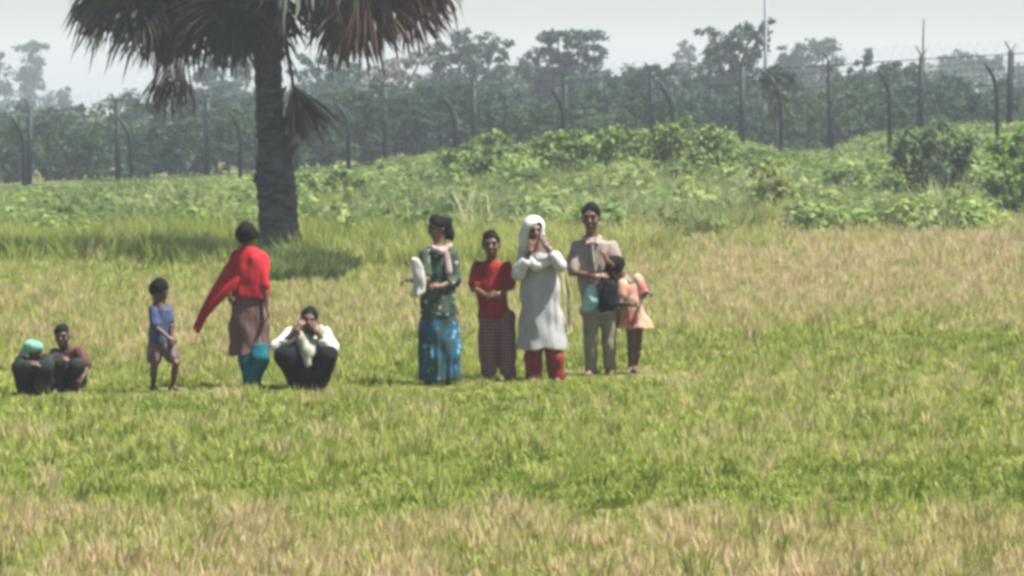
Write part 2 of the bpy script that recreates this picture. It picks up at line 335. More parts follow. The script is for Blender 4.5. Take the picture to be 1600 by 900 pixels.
def undergrowth():
    x, y = field_pts(96, 176, 3.6, 5, 0.125, 3)
    n = len(x); px = 800 + FPX * x / y
    front = 105 + 7 * (fnoise(x * 0.35, y * 0 + 2) - 0.5) * 2 + np.interp(px, [0, 500, 700, 1150, 1300, 1600], [0, -1, -5, -4, 0, 6])
    y_ok = y > front - 5 * rs.rand(n) ; x, y, px = x[y_ok], y[y_ok], px[y_ok]; n = len(x)
    cl = fnoise(x * 0.45 + 20, y * 0.22)
    keep = rs.rand(n) < 0.5 + 1.0 * cl; x, y, px, cl = x[keep], y[keep], px[keep], cl[keep]; n = len(x)
    reed = rs.rand(n) < np.where((y < 124), 0.55, 0.16)
    pick = np.where(reed, rs.randint(4, 7, n), rs.randint(0, 4, n))
    scl = rs.uniform(0.6, 1.5, n) * (0.35 + 1.3 * cl)
    scl = np.where(reed, scl * 0.75, scl)
    ok = np.ones(n, bool)
    for (a, b_, c, d_) in CLEAR: ok &= ~((px > a) & (px < b_) & (y > c) & (y < d_))
    x, y, px, cl, pick, scl, reed = x[ok], y[ok], px[ok], cl[ok], pick[ok], scl[ok], reed[ok]; n = len(x); z = terrain(x, y)
    rot = np.zeros((n, 3)); rot[:, 2] = rs.uniform(0, 2 * PI, n)
    t = np.clip(0.38 + 0.22 * rs.normal(size=n) + (cl - 0.5) * 1.3, 0, 1)
    # clumps climb over one another where the growth is deeper
    topz = HCAM - (bank_top(px) - YH) * y / FPX
    room = np.clip(topz - z - 0.4 * scl, 0, 2.5)
    mound = sstep(118, 136, y) * (1 - sstep(158, 168, y)); z = z + room * mound * rs.rand(n) ** 0.6
    hmax = np.clip((topz - z) / 0.62, 0.6 + 0.45 * (px > 600), 3); scl = np.where(reed, np.minimum(scl, hmax * .75), np.minimum(scl, hmax))
    scatter('undergrowth', np.stack([x, y, z - 0.05], 1), pick, rot, scl, t, wcol, label='creepers, weeds and reeds covering the low bank')
undergrowth()

# ------------------------------------------------------------------ bushes (things)
def bush(name, label, cat, lobes_px, D, m, n, leaf, group=None, seed=0, depth=0.8, stems=4, up=0.4):
    """lobes_px: (px, py, rx_px, ry_px) seen from the camera at distance D"""
    s = FPX / D; cx = sum(l[0] for l in lobes_px) / len(lobes_px)
    b = W(cx, 300, D); b.z = tz(b.x, D); root = empty(name, b)
    r = random.Random(seed); L = []
    for (px, py, rx, ry) in lobes_px:
        p = W(px, py, D) - b; L.append((p.x, r.uniform(-0.4, 0.4) * depth, p.z, rx / s, max(rx, ry) / s * depth, ry / s))
    P, O = blob_points(L, n, seed + 5, 0.5); P[:, 2] = np.maximum(P[:, 2], 0.02)
    link('foliage', leaves_mesh('foliage', P, leaf, seed, 0.6, up, O), m, root)
    mb = MB()
    for k in range(stems):
        l = L[k % len(L)]; mid = Vector((l[0] * 0.5 + r.uniform(-.1, .1), l[1] * .5, l[2] * 0.5)); mb.tube([(r.uniform(-.12, .12), r.uniform(-.1, .1), -0.05), mid, (l[0], l[1], l[2] + l[5] * 0.4)], [0.035, 0.025, 0.01], 6)
    mb.build('stem', M['bark'], root)
    tag(root, label, cat, group); return root
GB = 'green bushes growing along the bank in front of the fence'
bush('round_bush', 'dark grey green rounded bush on the bank in front of the fence', 'bush', [(1425, 225, 40, 34), (1475, 222, 42, 34), (1450, 265, 62, 42), (1505, 262, 26, 34), (1400, 275, 22, 36)], 128, M['bush_dark'], 3200, 0.13, GB, 11)
bush('yellow_bush', 'small yellow green bush standing below the tall grey pole', 'bush', [(1205, 275, 26, 24), (1190, 320, 28, 26), (1228, 305, 24, 28), (1215, 338, 32, 22)], 112, M['bush_yellow'], 1500, 0.11, GB, 12)
bush('bright_bush', 'bright fresh green bush cut by the right edge of the photo', 'bush', [(1560, 235, 30, 24), (1600, 225, 40, 26), (1580, 285, 48, 36), (1640, 270, 50, 50), (1600, 325, 46, 24)], 118, M['bush_bright'], 3000, 0.13, GB, 13)
bush('spiky_shrub', 'upright pale spiky shrub behind the white headscarf woman, beside a fence post', 'shrub', [(772, 218, 16, 30), (750, 232, 14, 20), (795, 230, 14, 22)], 140, M['vine'], 600, 0.14, GB, 14, up=0.0)
bush('vine_mound', 'vine covered mound just behind the dark haired woman in blue skirt', 'bush', [(722, 250, 36, 26), (768, 252, 38, 26), (700, 275, 28, 18), (812, 250, 28, 22)], 132, M['vine_deep'], 1950, 0.145, GB, 15)
bush('vine_mound', 'broad vine covered mound behind the standing man', 'bush', [(880, 236, 50, 30), (930, 228, 48, 28), (975, 222, 44, 26), (910, 268, 70, 30)], 134, M['vine'], 3380, 0.145, GB, 16)
bush('vine_mound', 'tallest vine covered mound left of the yellow green bush', 'bush', [(1030, 218, 46, 30), (1080, 210, 46, 32), (1125, 232, 40, 30), (1070, 260, 74, 34), (1150, 272, 32, 26)], 132, M['vine_deep'], 4160, 0.145, GB, 17)
bush('low_bush', 'low leafy bush at the far left edge of the bank', 'bush', [(15, 330, 40, 26), (60, 335, 40, 24), (90, 322, 30, 20)], 116, M['vine'], 1950, 0.145, GB, 18)
bush('low_bush', 'low leafy bush behind the standing small boy', 'bush', [(150, 322, 36, 22), (200, 312, 44, 20), (245, 320, 36, 18)], 122, M['vine_deep'], 1950, 0.145, GB, 19)
bush('low_bush', 'low leafy bush touching the palm trunk on its left side', 'bush', [(310, 312, 34, 20), (355, 305, 36, 20), (385, 310, 22, 16)], 126, M['vine'], 1690, 0.145, GB, 20)
bush('low_bush', 'low leafy bush just right of the palm trunk', 'bush', [(490, 290, 34, 18), (535, 285, 34, 18), (575, 292, 28, 16)], 130, M['vine_deep'], 1690, 0.145, GB, 21)
bush('low_bush', 'small leafy bush midway between palm trunk and vine mounds', 'bush', [(610, 268, 30, 18), (650, 276, 28, 18)], 138, M['vine'], 900, 0.14, GB, 22)
WG = 'yellow green weed clumps on the face of the bank'
bush('weed_clump', 'weed clump above the head of the boy in the red shirt', 'weeds', [(715, 318, 32, 22), (755, 308, 36, 24), (790, 322, 26, 18)], 119, M['vine'], 1500, 0.13, WG, 50)
bush('weed_clump', 'weed clump between the white headscarf and the standing man, higher up the bank', 'weeds', [(862, 300, 34, 22), (892, 292, 30, 22)], 121, M['vine'], 1100, 0.13, WG, 51)
bush('weed_clump', 'broad weed clump up the bank just right of the standing man', 'weeds', [(975, 310, 36, 24), (1015, 300, 40, 26), (1055, 312, 34, 22)], 119, M['vine'], 1900, 0.13, WG, 52)
bush('weed_clump', 'weed clump left of the small yellow green bush', 'weeds', [(1105, 312, 36, 24), (1140, 322, 32, 22)], 117, M['vine_deep'], 1200, 0.13, WG, 53)
bush('weed_clump', 'weed clump between the yellow green bush and the dark round bush', 'weeds', [(1285, 290, 34, 22), (1325, 282, 34, 24), (1350, 300, 26, 18)], 122, M['vine'], 1500, 0.13, WG, 54)
bush('weed_clump', 'weed clump on the slope left of the woman in blue skirt', 'weeds', [(600, 322, 34, 18), (640, 312, 34, 20)], 120, M['vine'], 1100, 0.13, WG, 55)
bush('pale_shrub', 'small pale green shrub at the edge of the dry grass', 'shrub', [(1160, 378, 30, 14), (1190, 372, 24, 14)], 101, M['vine'], 600, 0.10, GB, 23)
bush('dark_shrub', 'dark little shrub among the light bushes below the round dark bush', 'shrub', [(1385, 300, 22, 22), (1410, 322, 24, 16)], 122, M['bush_dark'], 600, 0.12, GB, 24)

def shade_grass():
    b = W(482, 430, 81); b.z = tz(b.x, 81); root = empty('shaded_grass_clump', b)
    m = leaf_mat('shade_dark_blades', [(0.0, (0.045, 0.075, 0.014)), (0.5, (0.10, 0.145, 0.03)), (1.0, (0.20, 0.235, 0.07))], 0.3, wscale=1.5, wamt=0.4)  # shade put into the blade colours, darker than the field grass
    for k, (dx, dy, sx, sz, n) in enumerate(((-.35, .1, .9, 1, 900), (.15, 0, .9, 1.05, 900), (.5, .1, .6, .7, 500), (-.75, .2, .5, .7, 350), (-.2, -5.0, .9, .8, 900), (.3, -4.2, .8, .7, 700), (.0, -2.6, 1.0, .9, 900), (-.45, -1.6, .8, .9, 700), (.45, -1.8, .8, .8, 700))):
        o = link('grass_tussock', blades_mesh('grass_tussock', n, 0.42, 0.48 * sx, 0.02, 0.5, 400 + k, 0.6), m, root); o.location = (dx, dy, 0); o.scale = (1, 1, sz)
    tag(root, 'clump of tall grass coloured dark green as shaded grass, spreading right of the palm trunk base', 'grass clump')
shade_grass()
# ------------------------------------------------------------------ trees beyond the fence
def tree(name, label, lobes_px, D, m, n, leaf, trunk_px, seed, group='trees beyond the fence', limbs=6, cat='tree', tr=0.25, base_z=None, trunks=None):
    s = FPX / D; b = W(trunk_px, 200, D); b.z = tz(b.x, D); root = empty(name, b)
    r = random.Random(seed); L = []
    for (px, py, rx, ry) in lobes_px:
        p = W(px, py, D) - b; L.append((p.x, r.uniform(-0.8, 0.8) * rx / s, p.z, rx / s, max(rx, ry) / s, ry / s))
    P, O = blob_points(L, n, seed + 5, 0.45); P[:, 2] = np.maximum(P[:, 2], 0.1)
    link('crown', leaves_mesh('crown', P, leaf, seed, 0.65, 0.3, O), m, root)
    tb = MB(); zc = np.mean([l[2] for l in L]); lean = np.mean([l[0] for l in L]) * 0.5
    top = Vector((lean, 0, zc)); tb.tube([(0, 0, -0.2), (lean * .2, 0, zc * .35), (lean * .6, 0.1, zc * .7), top], [tr * 1.3, tr, tr * .8, tr * .55], 9)
    tb.build('trunk', M['bark'], root)
    for k, l in enumerate(L[:limbs]):
        st = Vector((lean * .45, 0, zc * r.uniform(.45, .65))); en = Vector((l[0], l[1], l[2] + l[5] * .35)); mid = (st + en) / 2 + Vector((0, 0, -0.25))
        MB().tube([st, mid, en], [tr * .5, tr * .35, tr * .12], 6).build('limb', M['bark'], root)
    tag(root, label, cat, group); return root
tree('shade_tree', 'wide domed tree right of the palm, pale branches on its left side', [(690, 85, 34, 20), (735, 70, 40, 22), (775, 80, 26, 20), (715, 105, 40, 20), (760, 118, 44, 24), (700, 150, 44, 34), (770, 165, 40, 34)], 300, M['tree'], 6500, 0.26, 740, 31)
tree('flat_topped_tree', 'tall flat topped tree standing alone behind the white headscarf woman', [(870, 65, 36, 14), (915, 62, 34, 14), (888, 56, 14, 10), (848, 88, 30, 14), (890, 90, 34, 14), (930, 85, 24, 14), (835, 112, 34, 18), (885, 122, 46, 24), (935, 120, 28, 22), (870, 165, 50, 36)], 290, M['tree'], 7500, 0.25, 880, 32)
tree('low_tree', 'low broad tree between the flat topped tree and the leaning tree', [(1010, 112, 24, 12), (1045, 108, 18, 12), (990, 130, 34, 18), (1035, 135, 34, 20), (975, 165, 44, 28), (1035, 172, 42, 30)], 280, M['tree'], 5200, 0.24, 1020, 33)
tree('leaning_tree', 'tall tree with crown hanging over towards the grey pole', [(1105, 52, 22, 7), (1140, 62, 30, 16), (1175, 50, 28, 13), (1200, 40, 13, 9), (1120, 88, 26, 22), (1155, 90, 30, 26), (1190, 78, 13, 18), (1110, 125, 40, 26), (1160, 130, 40, 30), (1135, 175, 56, 36)], 270, M['tree'], 8500, 0.23, 1140, 34)
tree('faint_tree', 'very faint small tree seen just left of the leaning tree', [(1068, 78, 16, 13), (1075, 98, 18, 14), (1060, 120, 20, 18)], 560, M['tree'], 1200, 0.45, 1070, 35)
tree('hazy_tree', 'hazy round tree right behind the grey pole', [(1235, 82, 24, 14), (1280, 76, 30, 18), (1300, 100, 18, 22), (1250, 105, 34, 20), (1270, 135, 50, 30)], 430, M['tree'], 4200, 0.36, 1270, 36)
tree('small_tree', 'small ragged tree with a knobbly top between two fence posts', [(1352, 84, 12, 8), (1348, 102, 14, 7), (1335, 116, 14, 9), (1365, 118, 12, 9), (1345, 140, 26, 20)], 300, M['tree'], 1500, 0.24, 1348, 37)
tree('rounded_tree', 'low rounded tree behind the bent fence post right of the knobbly tree', [(1395, 108, 24, 14), (1425, 112, 20, 14), (1405, 132, 36, 22), (1395, 165, 44, 28)], 270, M['tree'], 2800, 0.24, 1400, 38)
tree('far_tree', 'wide bluish far tree in front of the sky at the right', [(1480, 100, 26, 14), (1515, 92, 28, 14), (1550, 102, 22, 14), (1500, 120, 60, 22)], 520, M['tree'], 4200, 0.42, 1510, 39)
tree('far_tree', 'bluish far tree cut by the right edge of the photo', [(1600, 108, 22, 14), (1640, 104, 28, 16), (1600, 130, 36, 24), (1650, 130, 36, 24)], 500, M['tree'], 3200, 0.42, 1615, 40)
tree('tall_hazy_tree', 'tall narrow hazy tree at the upper left', [(45, 72, 20, 12), (66, 80, 14, 12), (50, 100, 24, 18), (48, 130, 28, 24), (55, 165, 34, 28)], 640, M['tree'], 3400, 0.46, 50, 41)
tree('edge_tree', 'hazy tree cut by the left edge of the photo', [(0, 96, 12, 12), (-20, 110, 24, 22), (8, 125, 18, 20), (0, 160, 30, 26)], 600, M['tree'], 2200, 0.44, -5, 42)
tree('short_hazy_tree', 'short hazy tree left of the palm fronds, beside the tall hazy one', [(100, 146, 13, 10), (92, 166, 20, 14), (110, 172, 14, 12)], 600, M['tree'], 1100, 0.44, 100, 43)
tree('grove_tree', 'tree standing behind the dead hanging frond left of the trunk', [(322, 100, 24, 16), (350, 92, 24, 18), (378, 108, 20, 18), (330, 132, 40, 24), (372, 145, 34, 26)], 360, M['tree'], 3800, 0.3, 345, 44)
tree('layered_tree', 'tree with layered branches seen through the gap right of the palm trunk', [(495, 92, 30, 8), (478, 112, 30, 9), (520, 62, 14, 10), (505, 128, 34, 11), (540, 110, 26, 16), (490, 150, 46, 22), (545, 150, 34, 26)], 320, M['tree'], 4200, 0.26, 510, 45)
tree('dry_tree', 'pale greyish tree with bare looking branches right of the palm crown', [(590, 112, 26, 10), (625, 98, 28, 10), (660, 92, 20, 12), (640, 118, 34, 9), (605, 132, 34, 9)], 290, M['tree_grey'], 1700, 0.24, 620, 46)
tree('dark_thorn_tree', 'small dark tree on splayed stems directly below the grey pole', [(1212, 112, 20, 14), (1232, 124, 16, 12), (1195, 130, 16, 12), (1215, 148, 24, 16)], 182, M['bush_dark'], 1500, 0.15, 1214, 47, tr=0.1)

# the unbroken scrub and woodland behind, one mass
fcol = bpy.data.collections.new('far_wood_sources')
for i in range(4):
    P, o = blob_points([(0, 0, 0.9, 1.1, 1.1, 0.9), (0.7, 0.2, 0.6, 0.8, 0.8, 0.6), (-0.7, -0.2, 0.7, 0.8, 0.8, 0.7)], 330, 120 + i)
    source('wood_clump_%d' % i, leaves_mesh('wood_clump', P, 0.32, 130 + i, 0.65, 0.35, o), M['tree_inst'], fcol)
def far_wood():
    tops = ([0, 60, 140, 200, 300, 380, 480, 560, 680, 800, 900, 1000, 1100, 1200, 1300, 1400, 1500, 1600],
            [178, 174, 176, 168, 150, 148, 150, 130, 122, 128, 128, 124, 128, 128, 128, 122, 126, 128])
    Ps, I, S, T = [], [], [], []
    for (D, k, dens, sc) in ((196, 46, 1.5, 0.55), (215, 30, 1.3, 0.7), (245, 14, 1.0, 0.9), (290, 4, 0.8, 1.1), (350, 0, 0.6, 1.4), (430, 0, 0.5, 1.7)):
        wdt = D * 0.16 + 14; nx = int(2 * wdt * dens)
        for x in np.linspace(-wdt, wdt, nx):
            x = x + rs.uniform(-.4, .4); y = D + rs.uniform(-7, 7); px = 800 + FPX * x / y
            top = np.interp(px, *tops) + k * (0.5 + 0.7 * vnoise(np.array(px / 60.0), np.array(D * 1.0))) + 12 * (vnoise(np.array(px / 22.0), np.array(D * 2.0)) - 0.5)
            zt = HCAM - (top - YH) * y / FPX; zb = tz(x, y)
            z = zb
            while z < zt - 0.9 * sc * 1.0 or z == zb:
                Ps.append((x + rs.uniform(-.5, .5), y + rs.uniform(-1, 1), z)); I.append(rs.randint(4)); S.append(sc * rs.uniform(.8, 1.15)); T.append(0.5 + 0.22 * rs.normal())
                z += 1.0 * sc
    n = len(Ps); rot = np.zeros((n, 3)); rot[:, 2] = rs.uniform(0, 6.28, n)
    scatter('woodland', np.array(Ps), np.array(I), rot, np.array(S), np.clip(T, 0, 1), fcol, label='unbroken scrub and woodland beyond the fence')
far_wood()

# ------------------------------------------------------------------ border fences and pole
def fences():
    D = 170.0; x_of = lambda px, d=D: (px - 800) / FPX * d
    root = empty('border_fence', (0, D, 0)); tag(root, 'far tall dark mesh fence of straight posts crossing the whole photo', 'fence', 'boundary fences')
    pxs = [45 + 139.2 * k for k in range(-3, 15)]
    me_post = None
    hh = lambda px: 3.0
    for i, px in enumerate(pxs):
        x = x_of(px); z0 = tz(x, D); top = np.interp(px, [0, 1600], [172, 78]); zt = HCAM - (top - YH) * D / FPX; H = zt - z0
        mb = MB(); mb.tube([(0, 0, -0.3), (0, 0, H)], 0.105, 8)
        o = mb.build('fence_post', M['post'], root); o.location = (x, 0, z0); o.rotation_euler = (rs.normal() * .015, rs.normal() * .018, 0)
        a = MB().tube([(0, 0, H - 0.04), (-0.22, 0, H + 0.32)], 0.026, 6).build('post_arm', M['post'], o)
        a = MB().tube([(0, 0, H - 0.04), (0.16, 0, H + 0.26)], 0.018, 6).build('post_arm', M['post_pale'], o)
        if i in (13,): MB().tube([(0.02, 0, H), (0.02, 0, H + 1.25)], 0.028, 6).build('rod', M['post_pale'], o)
    x0, x1 = x_of(pxs[0]), x_of(pxs[-1]); zf = lambda x: tz(x, D); zt = lambda x: HCAM - (np.interp(800 + FPX * x / D, [-400, 2000], [195.5, 54.5]) - YH) * D / FPX
    xs = np.linspace(x0, x1, 40)
    for k, (fr, rr) in enumerate(((0.96, 0.018), (0.80, 0.010), (0.62, 0.022), (0.45, 0.010), (0.28, 0.010), (0.1, 0.02))):
        MB().tube([(x, -0.09, zf(x) + (zt(x) - zf(x)) * fr) for x in xs], rr, 5).build('wire_strand', M['post'], root)
    mb = MB()
    for x in np.arange(x0, x1, 0.22): mb.tube([(x, -0.1, zf(x) + 0.05), (x, -0.1, zf(x) + (zt(x) - zf(x)) * 0.94)], 0.005, 3, False)
    o = mb.build('wire_mesh', M['post'], root); o['kind'] = 'stuff'
    # razor wire coil on top
    pts = []
    for t in np.arange(0, (x1 - x0) / 0.35 * 2 * PI, 0.7):
        x = x0 + t / (2 * PI) * 0.35; pts.append((x, 0.22 * math.cos(t), zt(x) + 0.18 + 0.2 * math.sin(t)))
    o = MB().tube(pts, 0.0035, 3, False).build('razor_wire', M['post_pale'], root)
    # nearer fence: posts with tops bent over to the left
    D2 = 152.0; root = empty('bent_post_fence', (0, D2, 0)); tag(root, 'nearer fence of dark posts whose tops bend over to the left', 'fence', 'boundary fences')
    pxs2 = [205 + 169 * k for k in range(-3, 12)]; tops = []
    for i, px in enumerate(pxs2):
        x = x_of(px, D2); z0 = tz(x, D2); top = np.interp(px, [205, 1555], [182, 97]); H = HCAM - (top - YH) * D2 / FPX - z0
        s = D2 / FPX; mb = MB(); mb.tube([(0.02, 0, -0.3), (0.02, 0, H - 1.05), (0, 0, H - .75), (-0.06, -.02, H - .5), (-0.18, -.05, H - .25), (-.34, -.08, H - .02)], [.068, .068, .068, .065, .06, .05], 8)
        o = mb.build('bent_post', M['post'], root); o.location = (x, 0, z0); o.rotation_euler = (rs.normal() * .015, rs.normal() * .025, rs.normal() * .2); tops.append(H)
    xs2 = [x_of(p, D2) for p in pxs2]
    for fr, ox, oy in ((1.0, -.02, 0), (0.86, .0, 0), (0.66, 0, 0), (0.45, 0, 0), (0.25, 0, 0)):
        pts = []
        for x, H, in zip(xs2, tops):
            off = -.32 if fr == 1.0 else (-.1 if fr == .86 else 0.02)
            pts.append((x + off, -0.06, tz(x, D2) + H * fr - 0.02))
        MB().tube(pts, 0.009, 5).build('wire_strand', M['post'], root)
    # slim pole
    Dp = 235; b = W(1196, 200, Dp); b.z = tz(b.x, Dp); root = empty('lamp_pole', b)
    MB().tube([(0, 0, -.3), (0, 0, 4.0), (0, 0, 9.2)], [0.10, 0.085, 0.065], 12).build('shaft', M['pole'], root)
    MB().tube([(0, 0, 9.15), (0.3, 0, 9.5), (0.9, 0, 9.65)], [0.04, .035, .03], 8).build('lamp_arm', M['pole'], root)
    MB().tube([(0.85, 0, 9.64), (1.0, 0, 9.66), (1.35, 0, 9.68)], [0.05, .1, .07], 8).build('lamp_head', M['pole'], root)
    tag(root, 'tall slim pale grey pole running out of the top of the photo', 'pole')
fences()

# ------------------------------------------------------------------ palm
def fan_mesh(name, hub, axis, nrm, R, petiole_from, seed, m, droop=0.25, spread=118, nl=40):
    """one fan leaf: petiole plus pleated blade whose pointed tips hang free"""
    r = np.random.RandomState(seed); hub = np.array(hub, float); a = np.array(axis, float); a /= np.linalg.norm(a)
    nn = np.array(nrm, float); nn -= a * nn.dot(a); nn /= np.linalg.norm(nn); b = np.cross(nn, a)
    V, F, T = [], [], []
    for k in range(nl):
        ph = math.radians(-spread + 2 * spread * (k + 0.5) / nl) + r.normal() * 0.045; dph = math.radians(spread / nl) * 1.05
        Rk = R * (0.80 + 0.2 * math.cos(ph)) * r.uniform(0.74, 1.06) * 1.02; lag = r.normal() * .10 * (r.rand() < .4)
        if r.rand() < .05: continue
        def pt(f, ang, off, dr):
            d = a * math.cos(ang) + b * math.sin(ang); p = hub + d * Rk * f + nn * (off + 0.22 * R * (1 - math.cos(ang)) * 0.6 * f); p = p.copy(); p[2] -= dr * Rk; return p
        v0 = len(V); w = 0.035 * R; dd = droop * r.uniform(.5, 1.5)
        V += [pt(.06, ph, 0, 0), pt(.58, ph - dph, -w, dd * .15), pt(.58, ph, w, dd * .15), pt(.58, ph + dph, -w, dd * .15),
              pt(.82, ph - dph * .62, -w * .6, dd * .5), pt(.82, ph, w * .5, dd * .47), pt(.82, ph + dph * .62, -w * .6, dd * .5), pt(1.0, ph + lag, r.normal() * .06 * R, dd * r.uniform(.9, 1.9))]
        F += [(v0, v0 + 1, v0 + 2), (v0, v0 + 2, v0 + 3), (v0 + 1, v0 + 4, v0 + 5, v0 + 2), (v0 + 2, v0 + 5, v0 + 6, v0 + 3), (v0 + 4, v0 + 7, v0 + 5), (v0 + 5, v0 + 7, v0 + 6)]
        T += [r.uniform(.2, .9)] * 8
    # petiole: flattened tube
    p0 = np.array(petiole_from, float); mid = (p0 + hub) / 2 + np.array([0, 0, 0.12 * np.linalg.norm(hub - p0)]); pts = [p0, mid, hub, hub + a * R * 0.25]; rad = [0.05, 0.032, 0.024, 0.01]
    for i, p in enumerate(pts):
        d = pts[min(i + 1, 3)] - pts[max(i - 1, 0)]; d /= np.linalg.norm(d); e1 = np.cross(d, [0, 1, 0.1]); e1 /= np.linalg.norm(e1); e2 = np.cross(d, e1)
        for k in range(5): t = 2 * PI * k / 5; V.append(p + (e1 * math.cos(t) + e2 * math.sin(t)) * rad[i]); T.append(.3)
    base = len(V) - 20
    for i in range(3):
        for k in range(5): q = base + i * 5 + k; q2 = base + i * 5 + (k + 1) % 5; F.append((q, q + 5, q2 + 5, q2))
    me = bpy.data.meshes.new(name); me.from_pydata([tuple(v) for v in V], [], F); me.update(); set_tint(me, T); me.materials.append(m); return me
def palm():
    D = 86.0; s = FPX / D; b = W(437, 412, D); b.z = tz(b.x, D); root = empty('palm_tree', b)
    L = lambda px, py, dy=0: np.array([(px - 437) / s, dy, HCAM - (py - YH) / s - b.z])
    # trunk: loft with ring scars
    py_ = np.array([420, 400, 370, 330, 290, 245, 232, 200, 150, 100, 60, 0, -50]); cx = np.array([437, 437, 436, 434, 432, 430, 428, 424, 420, 418, 416, 413, 412])
    hw = np.array([36, 33, 32, 31, 30, 29, 24, 22.5, 21, 21, 22, 24, 20]) / s
    zs = np.linspace(L(0, 420)[2], L(0, -50)[2], 190); V = []; n = 26
    zk = np.array([L(0, p)[2] for p in py_])
    for i, z in enumerate(zs):
        r = np.interp(z, zk, hw); c = (np.interp(z, zk, cx) - 437) / s; r = r * (1 + 0.028 * math.sin(z * 38 + math.sin(z * 5)))
        for k in range(n):
            t = 2 * PI * k / n; q = r * (1 + 0.05 * math.sin(3 * t + z * 2.3) + 0.13 * (vnoise(np.array(t * 2.5), np.array(z * 9.0)) - .5)); V.append((c + q * math.cos(t), q * math.sin(t), z))
    F = [(i * n + k, i * n + (k + 1) % n, (i + 1) * n + (k + 1) % n, (i + 1) * n + k) for i in range(len(zs) - 1) for k in range(n)]
    link('trunk', mesh_np('trunk', np.array(V), np.array(F), True), M['palm_bark'], root)
    # old leaf stubs on the upper trunk
    rr = random.Random(4)
    for k in range(60):
        z = L(0, rr.uniform(-30, 238) if k < 44 else rr.uniform(240, 390))[2]; t = rr.uniform(0, 2 * PI); r = np.interp(z, zk, hw); c = (np.interp(z, zk, cx) - 437) / s; d = Vector((math.cos(t), math.sin(t), 0))
        p = Vector((c, 0, z)) + d * r * .85; MB().tube([p, p + d * .07 + Vector((0, 0, .1)), p + d * rr.uniform(.06, .17) + Vector((rr.uniform(-.03, .03), 0, rr.uniform(.10, .24)))], [.075, .055, .02], 6).build('leaf_stub', M['palm_bark'], root)
    C0 = L(412, -55)
    G, Y, B = 'frond_green', 'frond_grey', 'frond_brown'
    # (hub px, py, depth, axis dx, dz(up), depth, radius m, material, droop)
    fr = [
     (215, -25, -.3, -1, -.75, -.2, 1.25, G, .28), (255, 5, .4, -.8, -1.0, .1, 1.15, G, .25), (300, -20, -.7, -.3, -1, -.3, 1.25, Y, .2), (240, -60, .9, -1, -.25, .3, 1.3, G, .3),
     (345, -5, -.8, -.15, -1, -.3, 1.15, G, .15), (285, 0, .8, -.5, -1, .3, 1.1, Y, .2), (205, -60, .2, -1, -.45, 0, 1.3, G, .35),
     (380, 10, -.5, -.1, -1, -.2, 1.05, Y, .1), (412, 15, .5, .1, -1, .2, 1.0, Y, .1), (350, -30, .9, -.2, -1, .4, 1.25, G, .2), (432, -20, -.8, .15, -1, -.3, 1.0, G, .15),
     (545, -10, -.4, .1, -1, -.1, 1.2, B, .12), (560, -20, .4, .25, -1, .2, 1.25, G, .15), (585, -30, -.7, .4, -1, -.2, 1.25, B, .2), (600, -45, .2, .9, -.9, 0, 1.25, B, .25),
     (620, -60, .7, 1, -.7, .2, 1.2, B, .3), (560, -60, -.9, .6, -.7, -.5, 1.3, G, .25), (605, -80, -.3, 1, -.5, -.2, 1.3, B, .3),
     (230, 10, -.9, -.9, -1.1, -.4, 1.0, G, .2), (175, -15, .6, -1, -.8, .3, 1.0, G, .25), (330, 5, .3, -.3, -1, .2, 1.1, G, .12), (400, 20, .9, -.1, -1, .3, 1.05, Y, .1), (365, 5, -1.2, -.2, -1, -.5, 1.1, G, .15),
     (530, -5, .9, 0, -1, .4, 1.2, G, .12), (575, -15, -1.1, .3, -1, -.5, 1.2, B, .15), (625, -20, -.2, .8, -1, 0, 1.0, B, .2), (650, -50, .3, 1, -.8, .2, 1.0, Y, .25), (290, -35, -.2, -.6, -1, 0, 1.35, G, .2),
     (480, -75, 1.0, .4, -.6, .8, 1.3, G, .2), (470, -60, -1.1, .2, -.6, -.9, 1.3, G, .2),
    ]
    for i, (px, py, dy, ax, az, ay, R, mt, dr) in enumerate(fr):
        hub = L(px, py, dy); link('frond', fan_mesh('frond', hub, (ax, ay, az), (.3 * ax + .5 * math.sin(i * 2.1), -1 + .6 * math.cos(i * 1.7), .6), R, C0, 200 + i, M[mt], dr), None, root)
    # dead hanging leaves, folded nearly shut
    for i, (px, py, dy, ax, az, R, mt, sp) in enumerate([(280, 92, -.3, -.12, -1, 1.0, B, 27), (262, 98, -.1, -.2, -1, .97, B, 26), (290, 90, .1, -.25, -1, 1.0, Y, 24), (460, 132, -.25, .5, -1, 1.1, B, 30), (458, 130, -.15, .22, -1, 1.05, B, 30), (459, 134, -.2, .38, -1, 1.1, B, 24),
                                                         (535, 10, .1, .05, -1, 1.1, Y, 30), (395, 25, -.4, -.25, -1, .95, Y, 28), (640, -10, .3, .4, -1, 1.0, B, 40), (250, 20, .1, -.1, -1, 1.1, Y, 36), (365, 30, .2, -.2, -1, 1.0, B, 24)]):
        hub = L(px, py, dy); pf = C0 if i not in (2, 3) else L(440, 40, -.2)
        link('dead_frond', fan_mesh('dead_frond', hub, (ax, .05, az), (.2 * math.sin(i), -1, .1), R, pf, 240 + i, M['frond_dead' if mt == B else mt], .05, sp * 1.15, 30), None, root)
    # upper crown above the frame, all round
    for k in range(22):
        az = 2 * PI * k / 22 * 3.2; el = math.radians(10 + 70 * ((k * 7) % 22) / 22.0); d = np.array([math.cos(az) * math.cos(el), math.sin(az) * math.cos(el), math.sin(el)])
        hub = C0 + d * 1.35; link('frond', fan_mesh('frond', hub, d + [0, 0, -.25], np.cross(d, [-d[1], d[0], 0.01]) * -1, 1.25, C0, 300 + k, M[G], .25), None, root)
    tag(root, 'fan palm with dark trunk and hanging dead leaves standing behind the group', 'palm tree')
palm()
